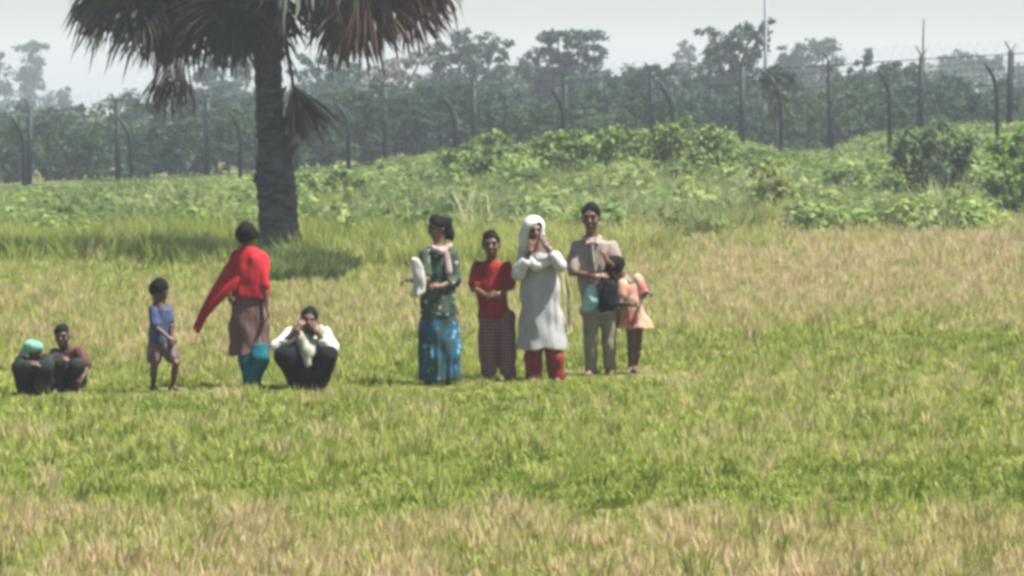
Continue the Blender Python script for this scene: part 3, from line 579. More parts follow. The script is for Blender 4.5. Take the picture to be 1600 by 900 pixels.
# ------------------------------------------------------------------ people: bodies and clothes grown as one continuous surface each
def surface_nets(F, org, h):
    S = F < 0; nx, ny, nz = F.shape
    off = [(0, 0, 0), (1, 0, 0), (0, 1, 0), (1, 1, 0), (0, 0, 1), (1, 0, 1), (0, 1, 1), (1, 1, 1)]
    sub = lambda A, o: A[o[0]:nx - 1 + o[0], o[1]:ny - 1 + o[1], o[2]:nz - 1 + o[2]]
    cnt = sum(sub(S, o).astype(np.int8) for o in off); idx = np.argwhere((cnt > 0) & (cnt < 8))
    vid = -np.ones((nx - 1, ny - 1, nz - 1), np.int64); vid[tuple(idx.T)] = np.arange(len(idx))
    acc = np.zeros((len(idx), 3)); c = np.zeros(len(idx))
    for a in range(8):
        for b in range(a + 1, 8):
            if sum(abs(off[a][k] - off[b][k]) for k in range(3)) != 1: continue
            fa = F[tuple((idx + off[a]).T)]; fb = F[tuple((idx + off[b]).T)]; m = (fa < 0) != (fb < 0)
            t = np.where(m, fa / np.where(m, fa - fb, 1), 0)[:, None]
            acc += np.where(m[:, None], np.array(off[a]) + t * (np.array(off[b]) - np.array(off[a])), 0); c += m
    V = (idx + acc / c[:, None]) * h + org; Q = []
    for ax in range(3):
        o1, o2 = [(1, 2), (2, 0), (0, 1)][ax]
        s0 = [slice(1, -1)] * 3; s0[ax] = slice(0, -1); s1 = list(s0); s1[ax] = slice(1, None)
        A = S[tuple(s0)]; B = S[tuple(s1)]
        e = np.argwhere(A != B); fl = A[tuple(e.T)]
        st = np.ones(3, int); st[ax] = 0; e = e + st
        d1 = np.zeros(3, int); d1[o1] = 1; d2 = np.zeros(3, int); d2[o2] = 1
        q = np.stack([vid[tuple((e - d1 - d2).T)], vid[tuple((e - d2).T)], vid[tuple(e.T)], vid[tuple((e - d1).T)]], 1)
        q[~fl] = q[~fl][:, ::-1]; Q.append(q)
    Q = np.concatenate(Q); return V, Q[(Q >= 0).all(1)]

class Shape:
    def __init__(s): s.p = []
    def cap(s, a, b, ra, rb, k=0.02, sy=1.0, sub=False): s.p.append(('c', np.array(a, float), np.array(b, float), ra, rb, k, sy, sub)); return s
    def chain(s, pts, rad, k=0.02, sy=1.0):
        for i in range(len(pts) - 1): s.cap(pts[i], pts[i + 1], rad[i], rad[i + 1], k, sy)
        return s
    def ell(s, c, r, k=0.02, R=None): s.p.append(('e', np.array(c, float), np.array(r, float), np.eye(3) if R is None else np.array(R, float), k)); return s
    def loft(s, lv, k=0.02, folds=0, fa=0.0, ph=0.0):
        """lv: rows of (z, cx, cy, rx, ry), a draped tube with fluted folds"""
        lv = sorted(lv); s.p.append(('l', np.array(lv, float), k, folds, fa, ph)); return s
    def clip(s, pt, n): s.p.append(('p', np.array(pt, float), np.array(n, float) / np.linalg.norm(n))); return s
    def bounds(s):
        lo = np.full(3, 9.); hi = np.full(3, -9.)
        for q in s.p:
            if q[0] == 'c': r = max(q[3], q[4]); a = np.minimum(q[1], q[2]) - r; b = np.maximum(q[1], q[2]) + r
            elif q[0] == 'e': r = q[2].max(); a = q[1] - r; b = q[1] + r
            elif q[0] == 'l': l = q[1]; m = 1 + q[4]; a = np.array([(l[:, 1] - l[:, 3] * m).min(), (l[:, 2] - l[:, 4] * m).min(), l[:, 0].min()]); b = np.array([(l[:, 1] + l[:, 3] * m).max(), (l[:, 2] + l[:, 4] * m).max(), l[:, 0].max()])
            else: continue
            lo = np.minimum(lo, a); hi = np.maximum(hi, b)
        return lo - 0.03, hi + 0.03
    def mesh(s, name, h=0.01, wr=0.0, wf=14.0, seed=0):
        lo, hi = s.bounds(); n = np.ceil((hi - lo) / h).astype(int) + 1
        ax = [lo[i] + h * np.arange(n[i]) for i in range(3)]; F = np.full(n, 0.5, np.float64)
        for q in s.p:
            if q[0] == 'p':
                X = (ax[0][:, None, None] - q[1][0]) * q[2][0] + (ax[1][None, :, None] - q[1][1]) * q[2][1] + (ax[2][None, None, :] - q[1][2]) * q[2][2]
                F = np.maximum(F, X); continue
            if q[0] == 'c': r = max(q[3], q[4]); a = np.minimum(q[1], q[2]) - r; b = np.maximum(q[1], q[2]) + r; k = q[5]
            elif q[0] == 'e': r = q[2].max(); a = q[1] - r; b = q[1] + r; k = q[4]
            else: l = q[1]; m = 1 + q[4]; a = np.array([(l[:, 1] - l[:, 3] * m).min(), (l[:, 2] - l[:, 4] * m).min(), l[:, 0].min()]); b = np.array([(l[:, 1] + l[:, 3] * m).max(), (l[:, 2] + l[:, 4] * m).max(), l[:, 0].max()]); k = q[2]
            i0 = np.maximum(((a - k - 2 * h - lo) / h).astype(int), 0); i1 = np.minimum(((b + k + 2 * h - lo) / h).astype(int) + 2, n)
            sl = tuple(slice(u, v) for u, v in zip(i0, i1))
            x = ax[0][sl[0]][:, None, None]; y = ax[1][sl[1]][None, :, None]; z = ax[2][sl[2]][None, None, :]
            if q[0] == 'c':
                A, B, ra, rb, sy = q[1], q[2], q[3], q[4], q[6]; d = B - A; dd = d.copy(); dd[1] /= sy; L2 = max(dd.dot(dd), 1e-9)
                px, py_, pz = x - A[0], (y - A[1]) / sy, z - A[2]
                t = np.clip((px * dd[0] + py_ * dd[1] + pz * dd[2]) / L2, 0, 1)
                D = np.sqrt((px - t * dd[0]) ** 2 + (py_ - t * dd[1]) ** 2 + (pz - t * dd[2]) ** 2) - (ra + (rb - ra) * t)
                D = D * min(1, sy)
            elif q[0] == 'e':
                R = q[3]; px, py_, pz = x - q[1][0], y - q[1][1], z - q[1][2]
                u = [R[j][0] * px + R[j][1] * py_ + R[j][2] * pz for j in range(3)]
                k0 = np.sqrt(sum((u[j] / q[2][j]) ** 2 for j in range(3))); k1 = np.sqrt(sum((u[j] / q[2][j] ** 2) ** 2 for j in range(3))) + 1e-9
                D = k0 * (k0 - 1) / k1
            else:
                l = q[1]; zz = z.ravel(); g = lambda c: np.interp(zz, l[:, 0], l[:, c])[None, None, :]
                cx, cy, rx, ry = g(1), g(2), g(3), g(4); th = np.arctan2((y - cy) / ry, (x - cx) / rx)
                fz = (zz - l[0, 0])[None, None, :] / max(l[-1, 0] - l[0, 0], .01)
                rr = 1 + 1.5 * q[4] * (1 - fz) * (.45 + .55 * np.sin(2 * th + 3 * q[5] + 4 * fz + 1)) * (np.sin(q[3] * th + q[5] + 1.5 * fz + 1.2 * np.sin(2 * th + q[5])) * .6 + .4 * np.sin((q[3] * 2 - 3) * th + 2 * q[5] - 2 * fz))
                D = (np.sqrt(((x - cx) / rx) ** 2 + ((y - cy) / ry) ** 2) / rr - 1) * np.minimum(rx, ry)
                D = np.maximum(D, np.abs(z - (l[0, 0] + l[-1, 0]) / 2) - (l[-1, 0] - l[0, 0]) / 2 + 0 * D)
            f = F[sl]; k = max(k, 1e-4); hh = np.clip(k - np.abs(f - D), 0, None) / k
            F[sl] = np.minimum(f, D) - hh * hh * k * 0.25
        if wr:
            X, Y, Z = np.meshgrid(*ax, indexing='ij', sparse=True)
            w1 = np.sin(wf * (X * 1.3 + 0.7 * Y) + 2.2 * np.sin(Z * 5 + seed) + seed); w2 = np.sin(wf * 1.9 * (X - Y * 0.8) + Z * 9 + 2.5 * np.sin(Z * 7 - X * 8 + seed * 2)); w3 = np.sin(Z * wf * 1.6 + 3 * np.sin(X * 9 + seed))
            wf = wf * 3.6; F = F + 2.0 * wr * (w1 * .5 + w2 * .35 + w3 * .3)
        F[0] = F[-1] = 0.5; F[:, 0] = F[:, -1] = 0.5; F[:, :, 0] = F[:, :, -1] = 0.5
        V, Q = surface_nets(F, lo, h); return mesh_np(name, V, Q, True)

def cloth(name, c1, c2=None, scale=9, rough=0.9, kind='plain', c3=None):
    c2 = c2 or tuple(v * 0.75 for v in c1)
    if kind == 'plain': return surf_mat(name, c1, c2, scale, rough=rough, bump=0.9, spec=0.05, dist=0.02, stretch=(1.6, 1.6, .7))
    m, nt, b, out = newmat(name); tc = nt.nodes.new('ShaderNodeTexCoord'); b.inputs['Roughness'].default_value = rough; b.inputs['Specular IOR Level'].default_value = 0.15
    if kind == 'floral':
        v = nt.nodes.new('ShaderNodeTexVoronoi'); v.inputs['Scale'].default_value = scale; no = nt.nodes.new('ShaderNodeTexNoise'); no.inputs['Scale'].default_value = scale * .7
        nt.links.new(tc.outputs['Object'], v.inputs['Vector']); nt.links.new(tc.outputs['Object'], no.inputs['Vector'])
        r = ramp(nt, [(0.0, c3), (0.26, c3), (0.36, c1), (1.0, c1)]); nt.links.new(v.outputs['Distance'], r.inputs[0])
        r2 = ramp(nt, [(0.42, (0, 0, 0)), (0.55, (1, 1, 1))]); nt.links.new(no.outputs[0], r2.inputs[0])
        mx = nt.nodes.new('ShaderNodeMixRGB'); nt.links.new(r2.outputs[0], mx.inputs[0]); nt.links.new(r.outputs[0], mx.inputs[1]); mx.inputs[2].default_value = (*c2, 1); nt.links.new(mx.outputs[0], b.inputs['Base Color'])
    else:   # check
        mxn = None
        for ax, c in ((0, c2), (2, c3)):
            w = nt.nodes.new('ShaderNodeTexWave'); w.bands_direction = 'XYZ'[ax]; w.inputs['Scale'].default_value = scale; w.inputs['Distortion'].default_value = 1.2; nt.links.new(tc.outputs['Object'], w.inputs[0])
            r = ramp(nt, [(0.62, (0, 0, 0)), (0.72, (1, 1, 1))]); nt.links.new(w.outputs[1], r.inputs[0])
            mx = nt.nodes.new('ShaderNodeMixRGB'); nt.links.new(r.outputs[0], mx.inputs[0])
            if mxn is None: mx.inputs[1].default_value = (*c1, 1)
            else: nt.links.new(mxn.outputs[0], mx.inputs[1])
            mx.inputs[2].default_value = (*c, 1); mxn = mx
        nt.links.new(mxn.outputs[0], b.inputs['Base Color'])
    return m
SK = surf_mat('skin_brown', (0.115, 0.055, 0.034), (0.15, 0.075, 0.046), 12, rough=0.5, bump=0.05, spec=0.4)
SKD = surf_mat('skin_dark', (0.07, 0.036, 0.024), (0.095, 0.048, 0.031), 12, rough=0.5, bump=0.05, spec=0.4)
HAIR = surf_mat('hair_black', (0.005, 0.0045, 0.004), (0.012, 0.01, 0.009), 40, rough=0.8, spec=0.1, bump=0.6, stretch=(3, 3, .6))
EYE = surf_mat('eye', (0.02, 0.012, 0.01), (0.03, 0.02, 0.015), 5, rough=0.2)
EYW = surf_mat('eye_white', (0.6, 0.56, 0.5), (0.55, 0.5, 0.45), 5, rough=0.3)
LIP = surf_mat('lips', (0.16, 0.055, 0.05), (0.13, 0.045, 0.04), 12, rough=0.5)

class Fig:
    def __init__(s, px0, py0, label, group='people on the field', dark=False):
        D = HCAM * FPX / (py0 - YH); s.D = D; s.s = FPX / D; s.px0, s.py0 = px0, py0
        b = W(px0, py0, D); b.z = tz(b.x, D); s.root = empty('person', b); tag(s.root, label, 'person', group)
        s.body = Shape(); s.skin = SKD if dark else SK; s.h = 0.0085
    def J(s, px, py, dy=0.0): return np.array([(px - s.px0) / s.s, dy, (s.py0 - py) / s.s])
    def add(s, name, shape, m, h=0.0095, wr=0.0, wf=14, seed=0, parent=None): return link(name, shape.mesh(name, h, wr, wf, seed), m, parent or s.root)
    def head(s, c, f, up=(0, 0, 1), size=1.0, neck=None, hair='short', face=True, hair_m=None):
        c = np.array(c, float); f = np.array(f, float); f /= np.linalg.norm(f); up = np.array(up, float); up -= f * up.dot(f); up /= np.linalg.norm(up); sd = np.cross(f, up)
        R = np.array([sd, f, up]); P = lambda a, b, d: c + (sd * a + f * b + up * d) * size; B = s.body; z = size
        B.ell(P(0, -.012, .022), np.array([.072, .092, .088]) * z, .02, R); B.ell(P(0, .022, -.035), np.array([.056, .062, .075]) * z, .03, R)
        B.cap(P(0, .045, -.088), P(0, .055, -.084), .026 * z, .024 * z, .02)                    # chin
        B.cap(P(0, .078, .018), P(0, .100, -.022), .010 * z, .016 * z, .012)                    # nose
        B.cap(P(-.035, .073, .032), P(.035, .073, .032), .011 * z, .011 * z, .012)              # brow
        for q in (-1, 1): B.ell(P(.073 * q, -.012, -.005), np.array([.010, .020, .032]) * z, .006, R); B.ell(P(.038 * q, .052, -.028), np.array([.022, .022, .022]) * z, .02, R)
        if neck is not None: B.cap(P(0, -.018, -.06), neck, .048 * z, .055 * z, .03)
        if face:
            for q in (-1, 1):
                link('eye', Shape().ell(P(.031 * q, .079, .008), np.array([.015, .008, .009]) * z, .001, R).mesh('eye', .004), EYE, s.root)
                link('eyebrow', Shape().cap(P(.015 * q, .088, .032), P(.046 * q, .078, .034), .006 * z, .005 * z, .001).mesh('eyebrow', .004), HAIR, s.root)
            link('mouth', Shape().ell(P(0, .083, -.056), np.array([.026, .010, .009]) * z, .001, R).mesh('mouth', .004), LIP, s.root)
        if hair:
            H = Shape(); H.ell(P(0, -.018, .032), np.array([.084, .104, .094]) * z, .01, R)
            if hair == 'short': H.clip(P(0, .045, .045), f * .9 - up * .75); H.clip(P(0, -.02, -.055), -up)
            elif hair == 'bun':
                H.clip(P(0, .045, .045), f * .9 - up * .75); H.ell(P(0, -.115, -.02), np.array([.05, .045, .05]) * z, .02, R)
            elif hair == 'long':
                H.chain([P(0, -.06, .0), P(0, -.085, -.09), P(0, -.08, -.20)], [.08 * z, .06 * z, .035 * z], .04); H.clip(P(0, .045, .045), f * .9 - up * .75)
            elif hair == 'thick':
                H.ell(P(0, -.03, .035), np.array([.098, .115, .105]) * z, .02, R); H.clip(P(0, .05, .03), f * .9 - up * .6); H.clip(P(0, -.02, -.07), -up)
            link('hair', H.mesh('hair', .0075, .007, 22, 3), hair_m or HAIR, s.root)
    def hand(s, wrist, d, palm, size=1.0, curl=0.5, side=1):
        """palm, four unequal bent fingers and a thumb leaving the side of the palm"""
        w = np.array(wrist, float); d = np.array(d, float); d /= np.linalg.norm(d); n = np.array(palm, float); n -= d * n.dot(d); n /= np.linalg.norm(n); t = np.cross(d, n) * side; B = s.body; z = size
        for q in (-.022, 0, .022): B.cap(w + t * q * .6 * z, w + d * .082 * z + t * q * 1.15 * z, .017 * z, .014 * z, .012)
        for i, (o, L) in enumerate(((-.031, .062), (-.011, .075), (.010, .080), (.030, .070))):
            a = curl * (1 + .12 * i); p0 = w + d * .086 * z + t * o * z; p1 = p0 + (d * math.cos(a * .6) + n * math.sin(a * .6)) * L * .45 * z + t * o * .12; p2 = p1 + (d * math.cos(a * 1.5) + n * math.sin(a * 1.5)) * L * .33 * z; p3 = p2 + (d * math.cos(a * 2.2) + n * math.sin(a * 2.2)) * L * .26 * z
            B.chain([p0, p1, p2, p3], [.0098 * z, .0092 * z, .0085 * z, .0075 * z], .003)
        q0 = w + d * .022 * z + t * .03 * z; q1 = q0 + (d * .7 + t * .62 + n * .25) * .042 * z; q2 = q1 + (d * .85 + t * .15 + n * .45) * .032 * z
        B.chain([q0, q1, q2], [.014 * z, .012 * z, .009 * z], .006)
    def arm(s, sh, el, wr, z=1.0): s.body.chain([sh, el, wr], [.046 * z, .036 * z, .025 * z], .02)
    def leg(s, hip, kn, an, z=1.0): s.body.cap(hip, kn, .078 * z, .052 * z, .02); m = np.array(kn) * .65 + np.array(an) * .35; s.body.cap(kn, m, .05 * z, .05 * z, .015); s.body.cap(m, an, .05 * z, .034 * z, .02)
    def foot(s, an, d, z=1.0):
        an = np.array(an, float); d = np.array(d, float); d /= np.linalg.norm(d); t = np.cross(d, [0, 0, 1]); g = lambda a, b, c: np.array([an[0], an[1], 0]) + (d * a + t * b) * z + np.array([0, 0, c * z]); B = s.body
        B.cap(g(-.045, 0, .035), g(-.03, 0, .035), .034 * z, .034 * z, .02); B.cap(g(0, 0, .06), g(.10, 0, .028), .036 * z, .026 * z, .02); B.cap(g(.02, .01, .022), g(.125, .012, .02), .022 * z, .024 * z, .015)
        for i, o in enumerate((-.032, -.016, 0, .016, .034)): B.cap(g(.12, o, .016), g(.155 + .008 * (i - 2), o * 1.1, .014), .011 * z, (.008 if i < 4 else .012) * z, .004)
    def torso(s, lv, k=.03): s.body.loft(lv, k)
    def finish(s): return s.add('body', s.body, s.skin, s.h)

A_ = np.array
def sheet(name, rows, m, parent, th=0.012):
    """a hanging cloth from rows of points, with thickness"""
    R = A_(rows, float); nr, nc = R.shape[:2]
    # refine
    def refine(R, ax):
        a = np.swapaxes(R, 0, ax); n = a.shape[0]; t = np.linspace(0, n - 1, (n - 1) * 4 + 1); i = np.minimum(t.astype(int), n - 2); f = (t - i)[:, None, None]
        return np.swapaxes(a[i] * (1 - f) + a[i + 1] * f, 0, ax)
    R = refine(refine(R, 0), 1); nr, nc = R.shape[:2]
    du = np.gradient(R, axis=0); dv = np.gradient(R, axis=1); N = np.cross(du, dv); N /= np.linalg.norm(N, axis=2, keepdims=True) + 1e-9
    w = 0.028 * np.sin(np.linspace(0, 11, nc))[None, :, None] * np.linspace(.2, 1, nr)[:, None, None]
    Ft = R + N * (w + th / 2); Bk = R + N * (w - th / 2); V = np.concatenate([Ft.reshape(-1, 3), Bk.reshape(-1, 3)]); n = nr * nc; F = []
    for i in range(nr - 1):
        for j in range(nc - 1): a = i * nc + j; F += [(a, a + 1, a + nc + 1, a + nc), (a + n, a + n + nc, a + n + nc + 1, a + n + 1)]
    def rim(L): 
        for a, b in zip(L, L[1:]): F.append((a, a + n, b + n, b))
    rim([j for j in range(nc)]); rim([(nr - 1) * nc + j for j in range(nc)]); rim([i * nc for i in range(nr)]); rim([i * nc + nc - 1 for i in range(nr)])
    return link(name, mesh_np(name, V, A_(F), True), m, parent)

# --- standing man with folded arms, right of the middle group
def man():
    p = Fig(938, 587, 'man in a dusty pink shirt and khaki trousers standing with folded arms'); J = p.J
    p.head(J(923, 341, -.05), (-.12, -1, -.12), size=1.22, neck=J(925, 378))
    p.torso([(J(0, 372)[2], J(926, 0)[0], 0, .07, .06), (J(0, 382)[2], J(926, 0)[0], 0, .17, .09), (J(0, 420)[2], J(928, 0)[0], 0, .16, .105), (J(0, 455)[2], J(932, 0)[0], 0, .13, .09), (J(0, 490)[2], J(936, 0)[0], 0, .15, .10)])
    sl, sr = J(900, 387), J(956, 387); el, er = J(893, 426, -.08), J(966, 423, -.08); wl, wr_ = J(930, 432, -.21), J(948, 408, -.19)
    p.arm(sl, el, wl); p.arm(sr, er, wr_); p.hand(wl, J(952, 428, -.19) - wl, (0, .6, -.5), .95, .5, 1); p.hand(wr_, (-.3, -.1, 1), (-.8, .4, 0), .95, .6, -1)
    for a, b, c, d in ((J(922, 488), J(924, 535, -.02), J(925, 578), (-.25, -1, 0)), (J(950, 488), J(951, 535, -.02), J(952, 578), (.25, -1, 0))): p.leg(a, b, c); p.foot(c, d)
    p.finish()
    S = Shape(); x = J(927, 0)[0]
    S.loft([(J(0, 373)[2], x, 0, .085, .075), (J(0, 381)[2], x, 0, .185, .10), (J(0, 420)[2], x, 0, .18, .125), (J(0, 452)[2], J(931, 0)[0], 0, .165, .115), (J(0, 492)[2], J(936, 0)[0], 0, .18, .13)], .03, 9, .05)
    S.cap(sl, el + (el - sl) * -.12, .068, .066, .03); S.cap(sr, er + (er - sr) * -.1, .068, .064, .03); S.clip(J(925, 366), (0, -.25, 1))
    p.add('shirt', S, cloth('shirt_pink_brown', (0.33, 0.27, 0.235), (0.19, 0.145, 0.125), 9), wr=.006)
    S = Shape(); 
    for a, b, c in ((J(923, 488), J(923.5, 535, -.02), J(924, 580)), (J(950, 488), J(951, 535, -.02), J(952, 580))): S.chain([a, b, c], [.10, .073, .062], .015)
    S.clip(J(0, 582), (0, 0, -1)); p.add('trousers', S, cloth('trousers_khaki', (0.24, 0.22, 0.15), (0.17, 0.155, 0.105), 8), wr=.006, wf=20)
    S = Shape(); nk = J(925, 374, -.01)
    for a0 in range(8):
        t0 = -2.2 + a0 * .72 + PI / 2; t1 = t0 + .72; S.cap(nk + [.085 * math.cos(t0), .075 * math.sin(t0), .012 + .02 * math.sin(t0)], nk + [.085 * math.cos(t1), .075 * math.sin(t1), .012 + .02 * math.sin(t1)], .017, .017, .005)
    for q in (-1, 1): S.chain([nk + [.05 * q, -.07, .0], nk + [.055 * q, -.10, -.045], nk + [.015 * q, -.095, -.03]], [.016, .014, .012], .01)
    S.chain([nk + [0, -.09, -.03], J(926, 400, -.118), J(929, 424, -.128)], [.014, .013, .013], .005)
    p.add('collar', S, cloth('collar_pale', (0.40, 0.33, 0.29), (0.30, 0.24, 0.21)), .007)
    # black bag and mint cloth carried under the folded arms
    r = empty('hand_bag', p.root.location + Vector(J(949, 492, -.17))); o = A_([0, 0, .0])
    S = Shape(); S.loft([(0.03, 0, 0, .065, .04), (.11, 0, 0, .088, .055), (.25, .01, 0, .085, .055), (.34, .015, 0, .06, .03)], .02, 5, .06); link('bag_body', S.mesh('bag_body', .009, .004, 20), cloth('bag_black', (0.008, 0.009, 0.01), (0.016, 0.018, 0.02), 10, .6), r)
    S = Shape(); S.chain([A_([-.06, 0, .34]), A_([-.04, .0, .44]), A_([.03, .02, .47]), A_([.08, .0, .36])], [.012] * 4, .005); link('strap', S.mesh('strap', .007), bpy.data.materials['bag_black'], r)
    tag(r, 'black cloth bag held against the stomach of the man in the pink shirt', 'bag')
    r = empty('folded_cloth', p.root.location + Vector(J(922, 486, -.16)))
    S = Shape(); S.loft([(0, 0, 0, .06, .03), (.10, .005, 0, .072, .045), (.22, 0, 0, .06, .04), (.27, 0, 0, .04, .03)], .02, 7, .12); o = link('cloth_fold', S.mesh('cloth_fold', .008, .005, 22), cloth('cloth_mint', (0.30, 0.50, 0.46), (0.16, 0.34, 0.33), 10), r)
    tag(r, 'mint green folded cloth hanging below the folded arms of the man', 'cloth')
man()
# --- child bowing in front of the man
def bowing_child():
    p = Fig(990, 587, 'child in orange pink dress bowing head against the man', dark=True); J = p.J
    nk = J(969, 438, .0); p.head(J(960, 424, -.06), (-.75, -.45, -.75), (-.2, -.2, 1), .98, nk, 'thick', face=False)
    p.body.chain([nk, J(978, 450), J(986, 480), J(990, 508)], [.06, .095, .085, .095], .03, .8)
    sl, sr = J(972, 447, -.05), J(996, 443, .02); p.arm(sl, J(968, 478, -.12), J(985, 478, -.22), .82); p.hand(J(985, 478, -.22), (1, -.1, .1), (0, .8, -.4), .75, .6)
    p.arm(sr, J(1003, 466, -.03), J(1009, 460, -.12), .82); p.hand(J(1009, 460, -.12), (.5, -.9, .1), (0, -.3, -1), .75, .7)
    for a, b, c, d in ((J(987, 508), J(986, 545, -.03), J(986, 578, .02), (-.4, -1, 0)), (J(996, 508, .05), J(997, 545, .03), J(992, 578, .08), (.3, -1, 0))): p.leg(a, b, c, .78); p.foot(c, d, .8)
    p.finish(); S = Shape(); S.chain([J(973, 443), J(979, 459), J(986, 482)], [.085, .115, .105], .04, .85)
    S.loft([(J(0, 516)[2], J(992, 0)[0], 0, .155, .13), (J(0, 495)[2], J(990, 0)[0], 0, .13, .11), (J(0, 470)[2], J(985, 0)[0], 0, .10, .09)], .04, 7, .16)
    S.cap(sl, (sl + J(968, 478, -.12)) / 2, .06, .062, .02); S.cap(sr, J(1003, 462, -.02), .062, .068, .02); S.clip(J(0, 516), (0, 0, -1))
    p.add('dress', S, cloth('dress_orange_pink', (0.42, 0.15, 0.12), (0.50, 0.33, 0.22), 7, kind='floral', c3=(0.30, 0.07, 0.07)), wr=.008)
bowing_child()
# --- woman with white headscarf, hands at her face
def scarf_woman():
    p = Fig(850, 598, 'woman with white headscarf raising both hands to her face'); J = p.J
    p.head(J(834, 362, -.05), (.25, -1, -.05), size=1.08, neck=J(838, 395), hair='short')
    x = J(842, 0)[0]; p.torso([(J(0, 396)[2], x, 0, .07, .06), (J(0, 405)[2], x, 0, .16, .09), (J(0, 440)[2], x, 0, .15, .10), (J(0, 480)[2], x, 0, .13, .095), (J(0, 530)[2], J(848, 0)[0], 0, .165, .12)])
    sl, sr = J(818, 405), J(866, 404); el, er = J(810, 428, -.14), J(876, 415, -.16); wl, wr_ = J(829, 392, -.2), J(853, 385, -.19)
    p.arm(sl, el, wl); p.arm(sr, er, wr_); p.hand(wl, (.15, .35, 1), (.3, 1, 0), .92, .4, 1); p.hand(wr_, (-.25, .35, 1), (-.3, 1, 0), .92, .4, -1)
    for a, b, c, d in ((J(836, 530), J(835, 560, -.02), J(837, 590), (-.2, -1, 0)), (J(865, 530), J(867, 560, -.02), J(868, 590), (.25, -1, 0))): p.leg(a, b, c, .95); p.foot(c, d, .92)
    p.finish(); S = Shape()
    S.loft([(J(0, 546)[2], J(846, 0)[0], 0, .225, .17), (J(0, 500)[2], J(845, 0)[0], 0, .205, .15), (J(0, 440)[2], J(844, 0)[0], 0, .19, .13), (J(0, 404)[2], J(842, 0)[0], 0, .18, .10), (J(0, 397)[2], J(842, 0)[0], 0, .12, .08)], .03, 9, .09)
    p.add('tunic', S, cloth('tunic_grey_white', (0.36, 0.35, 0.345), (0.28, 0.275, 0.27), 7), wr=.006)
    S = Shape(); S.chain([sl, el, (el + wl) / 2], [.075, .065, .055], .02); S.chain([sr, er, (er + wr_) / 2], [.072, .062, .052], .02); 
    p.add('sleeves', S, cloth('sleeves_white', (0.50, 0.48, 0.46), (0.4, 0.38, 0.37)), wr=.005)
    S = Shape(); c = J(834, 362, -.03); S.ell(c + [0, .02, .035], (.112, .13, .12), .02); S.chain([c + [-.05, .04, -.05], J(820, 395, .0), J(815, 408, -.06)], [.09, .075, .07], .04); S.chain([c + [.04, .05, -.05], J(852, 395, .04), J(858, 404, 0)], [.075, .07, .06], .04)
    S.cap(J(822, 400, -.07), J(836, 412, -.11), .05, .055, .03); S.cap(J(836, 412, -.11), J(850, 418, -.10), .055, .05, .03); S.clip(c + [0, -.062, .0], (.25 * .9, -1, -.45))
    S2 = S
    p.add('headscarf', S2, cloth('scarf_white', (0.62, 0.63, 0.58), (0.5, 0.51, 0.47), 8), wr=.006)
    S = Shape(); S.chain([J(826, 404, -.12), J(838, 414, -.15), J(856, 408, -.12)], [.045, .055, .04], .03); p.add('scarf_drape', S, bpy.data.materials['scarf_white'], wr=.006)
    sheet('scarf_end', [[J(874, 415, .05), J(880, 415, .10), J(884, 415, .12)], [J(880, 460, .06), J(888, 462, .1), J(893, 460, .12)], [J(882, 515, .05), J(888, 522, .08), J(894, 518, .12)]], cloth('scarf_end_olive', (0.30, 0.28, 0.14), (0.22, 0.21, 0.11)), p.root)
    S = Shape(); S.chain([J(836, 538), J(833, 560, -.02), J(834, 589)], [.085, .095, .088], .01); S.chain([J(862, 538), J(867, 560, -.02), J(869, 589)], [.085, .095, .088], .01); S.clip(J(0, 594), (0, 0, -1))
    p.add('trousers', S, cloth('trousers_brick', (0.22, 0.045, 0.03), (0.15, 0.03, 0.022)), wr=.006, wf=20)
scarf_woman()
# --- boy in red shirt
def red_boy():
    p = Fig(778, 597, 'boy in red shirt with forearms folded at his waist'); J = p.J
    p.head(J(768, 385, -.04), (-.05, -1, -.05), size=1.12, neck=J(769, 412))
    x = J(769, 0)[0]; p.torso([(J(0, 410)[2], x, 0, .06, .05), (J(0, 418)[2], x, 0, .15, .08), (J(0, 450)[2], x, 0, .14, .09), (J(0, 480)[2], x, 0, .125, .085), (J(0, 505)[2], J(774, 0)[0], 0, .14, .10)])
    sl, sr = J(746, 420), J(792, 420); el, er = J(740, 453, -.06), J(799, 450, -.06); wl, wr_ = J(764, 466, -.18), J(778, 462, -.2)
    p.arm(sl, el, wl, .9); p.arm(sr, er, wr_, .9); p.hand(wl, (1, -.1, .15), (0, .6, -.6), .85, .5, 1); p.hand(wr_, (-1, .0, -.05), (0, .7, -.4), .85, .5, -1)
    for a, b, c, d in ((J(763, 505), J(762, 550, -.03), J(762, 590), (-.2, -1, 0)), (J(788, 505), J(791, 550, -.02), J(793, 590), (.25, -1, 0))): p.leg(a, b, c, .85); p.foot(c, d, .88)
    p.finish(); S = Shape()
    S.loft([(J(0, 499)[2], J(772, 0)[0], 0, .165, .125), (J(0, 470)[2], x, 0, .15, .115), (J(0, 445)[2], x, 0, .16, .11), (J(0, 419)[2], x, 0, .165, .09), (J(0, 411)[2], x, 0, .09, .065)], .03, 8, .06)
    S.cap(sl, sl * .25 + el * .75, .062, .062, .02); S.cap(sr, sr * .25 + er * .75, .062, .062, .02); S.clip(J(0, 500), (0, 0, -1)); p.add('shirt', S, cloth('shirt_red', (0.30, 0.03, 0.03), (0.22, 0.022, 0.022), 7), wr=.006)
    S = Shape(); S.chain([J(763, 500), J(762, 545, -.03), J(764, 584)], [.105, .10, .085], .01); S.chain([J(788, 500), J(791, 545, -.02), J(793, 584)], [.105, .10, .085], .01); S.clip(J(0, 590), (0, 0, -1))
    p.add('trousers', S, cloth('trousers_mauve_check', (0.16, 0.075, 0.08), (0.25, 0.17, 0.17), 9, kind='check', c3=(0.11, 0.045, 0.05)), wr=.006, wf=20)
red_boy()
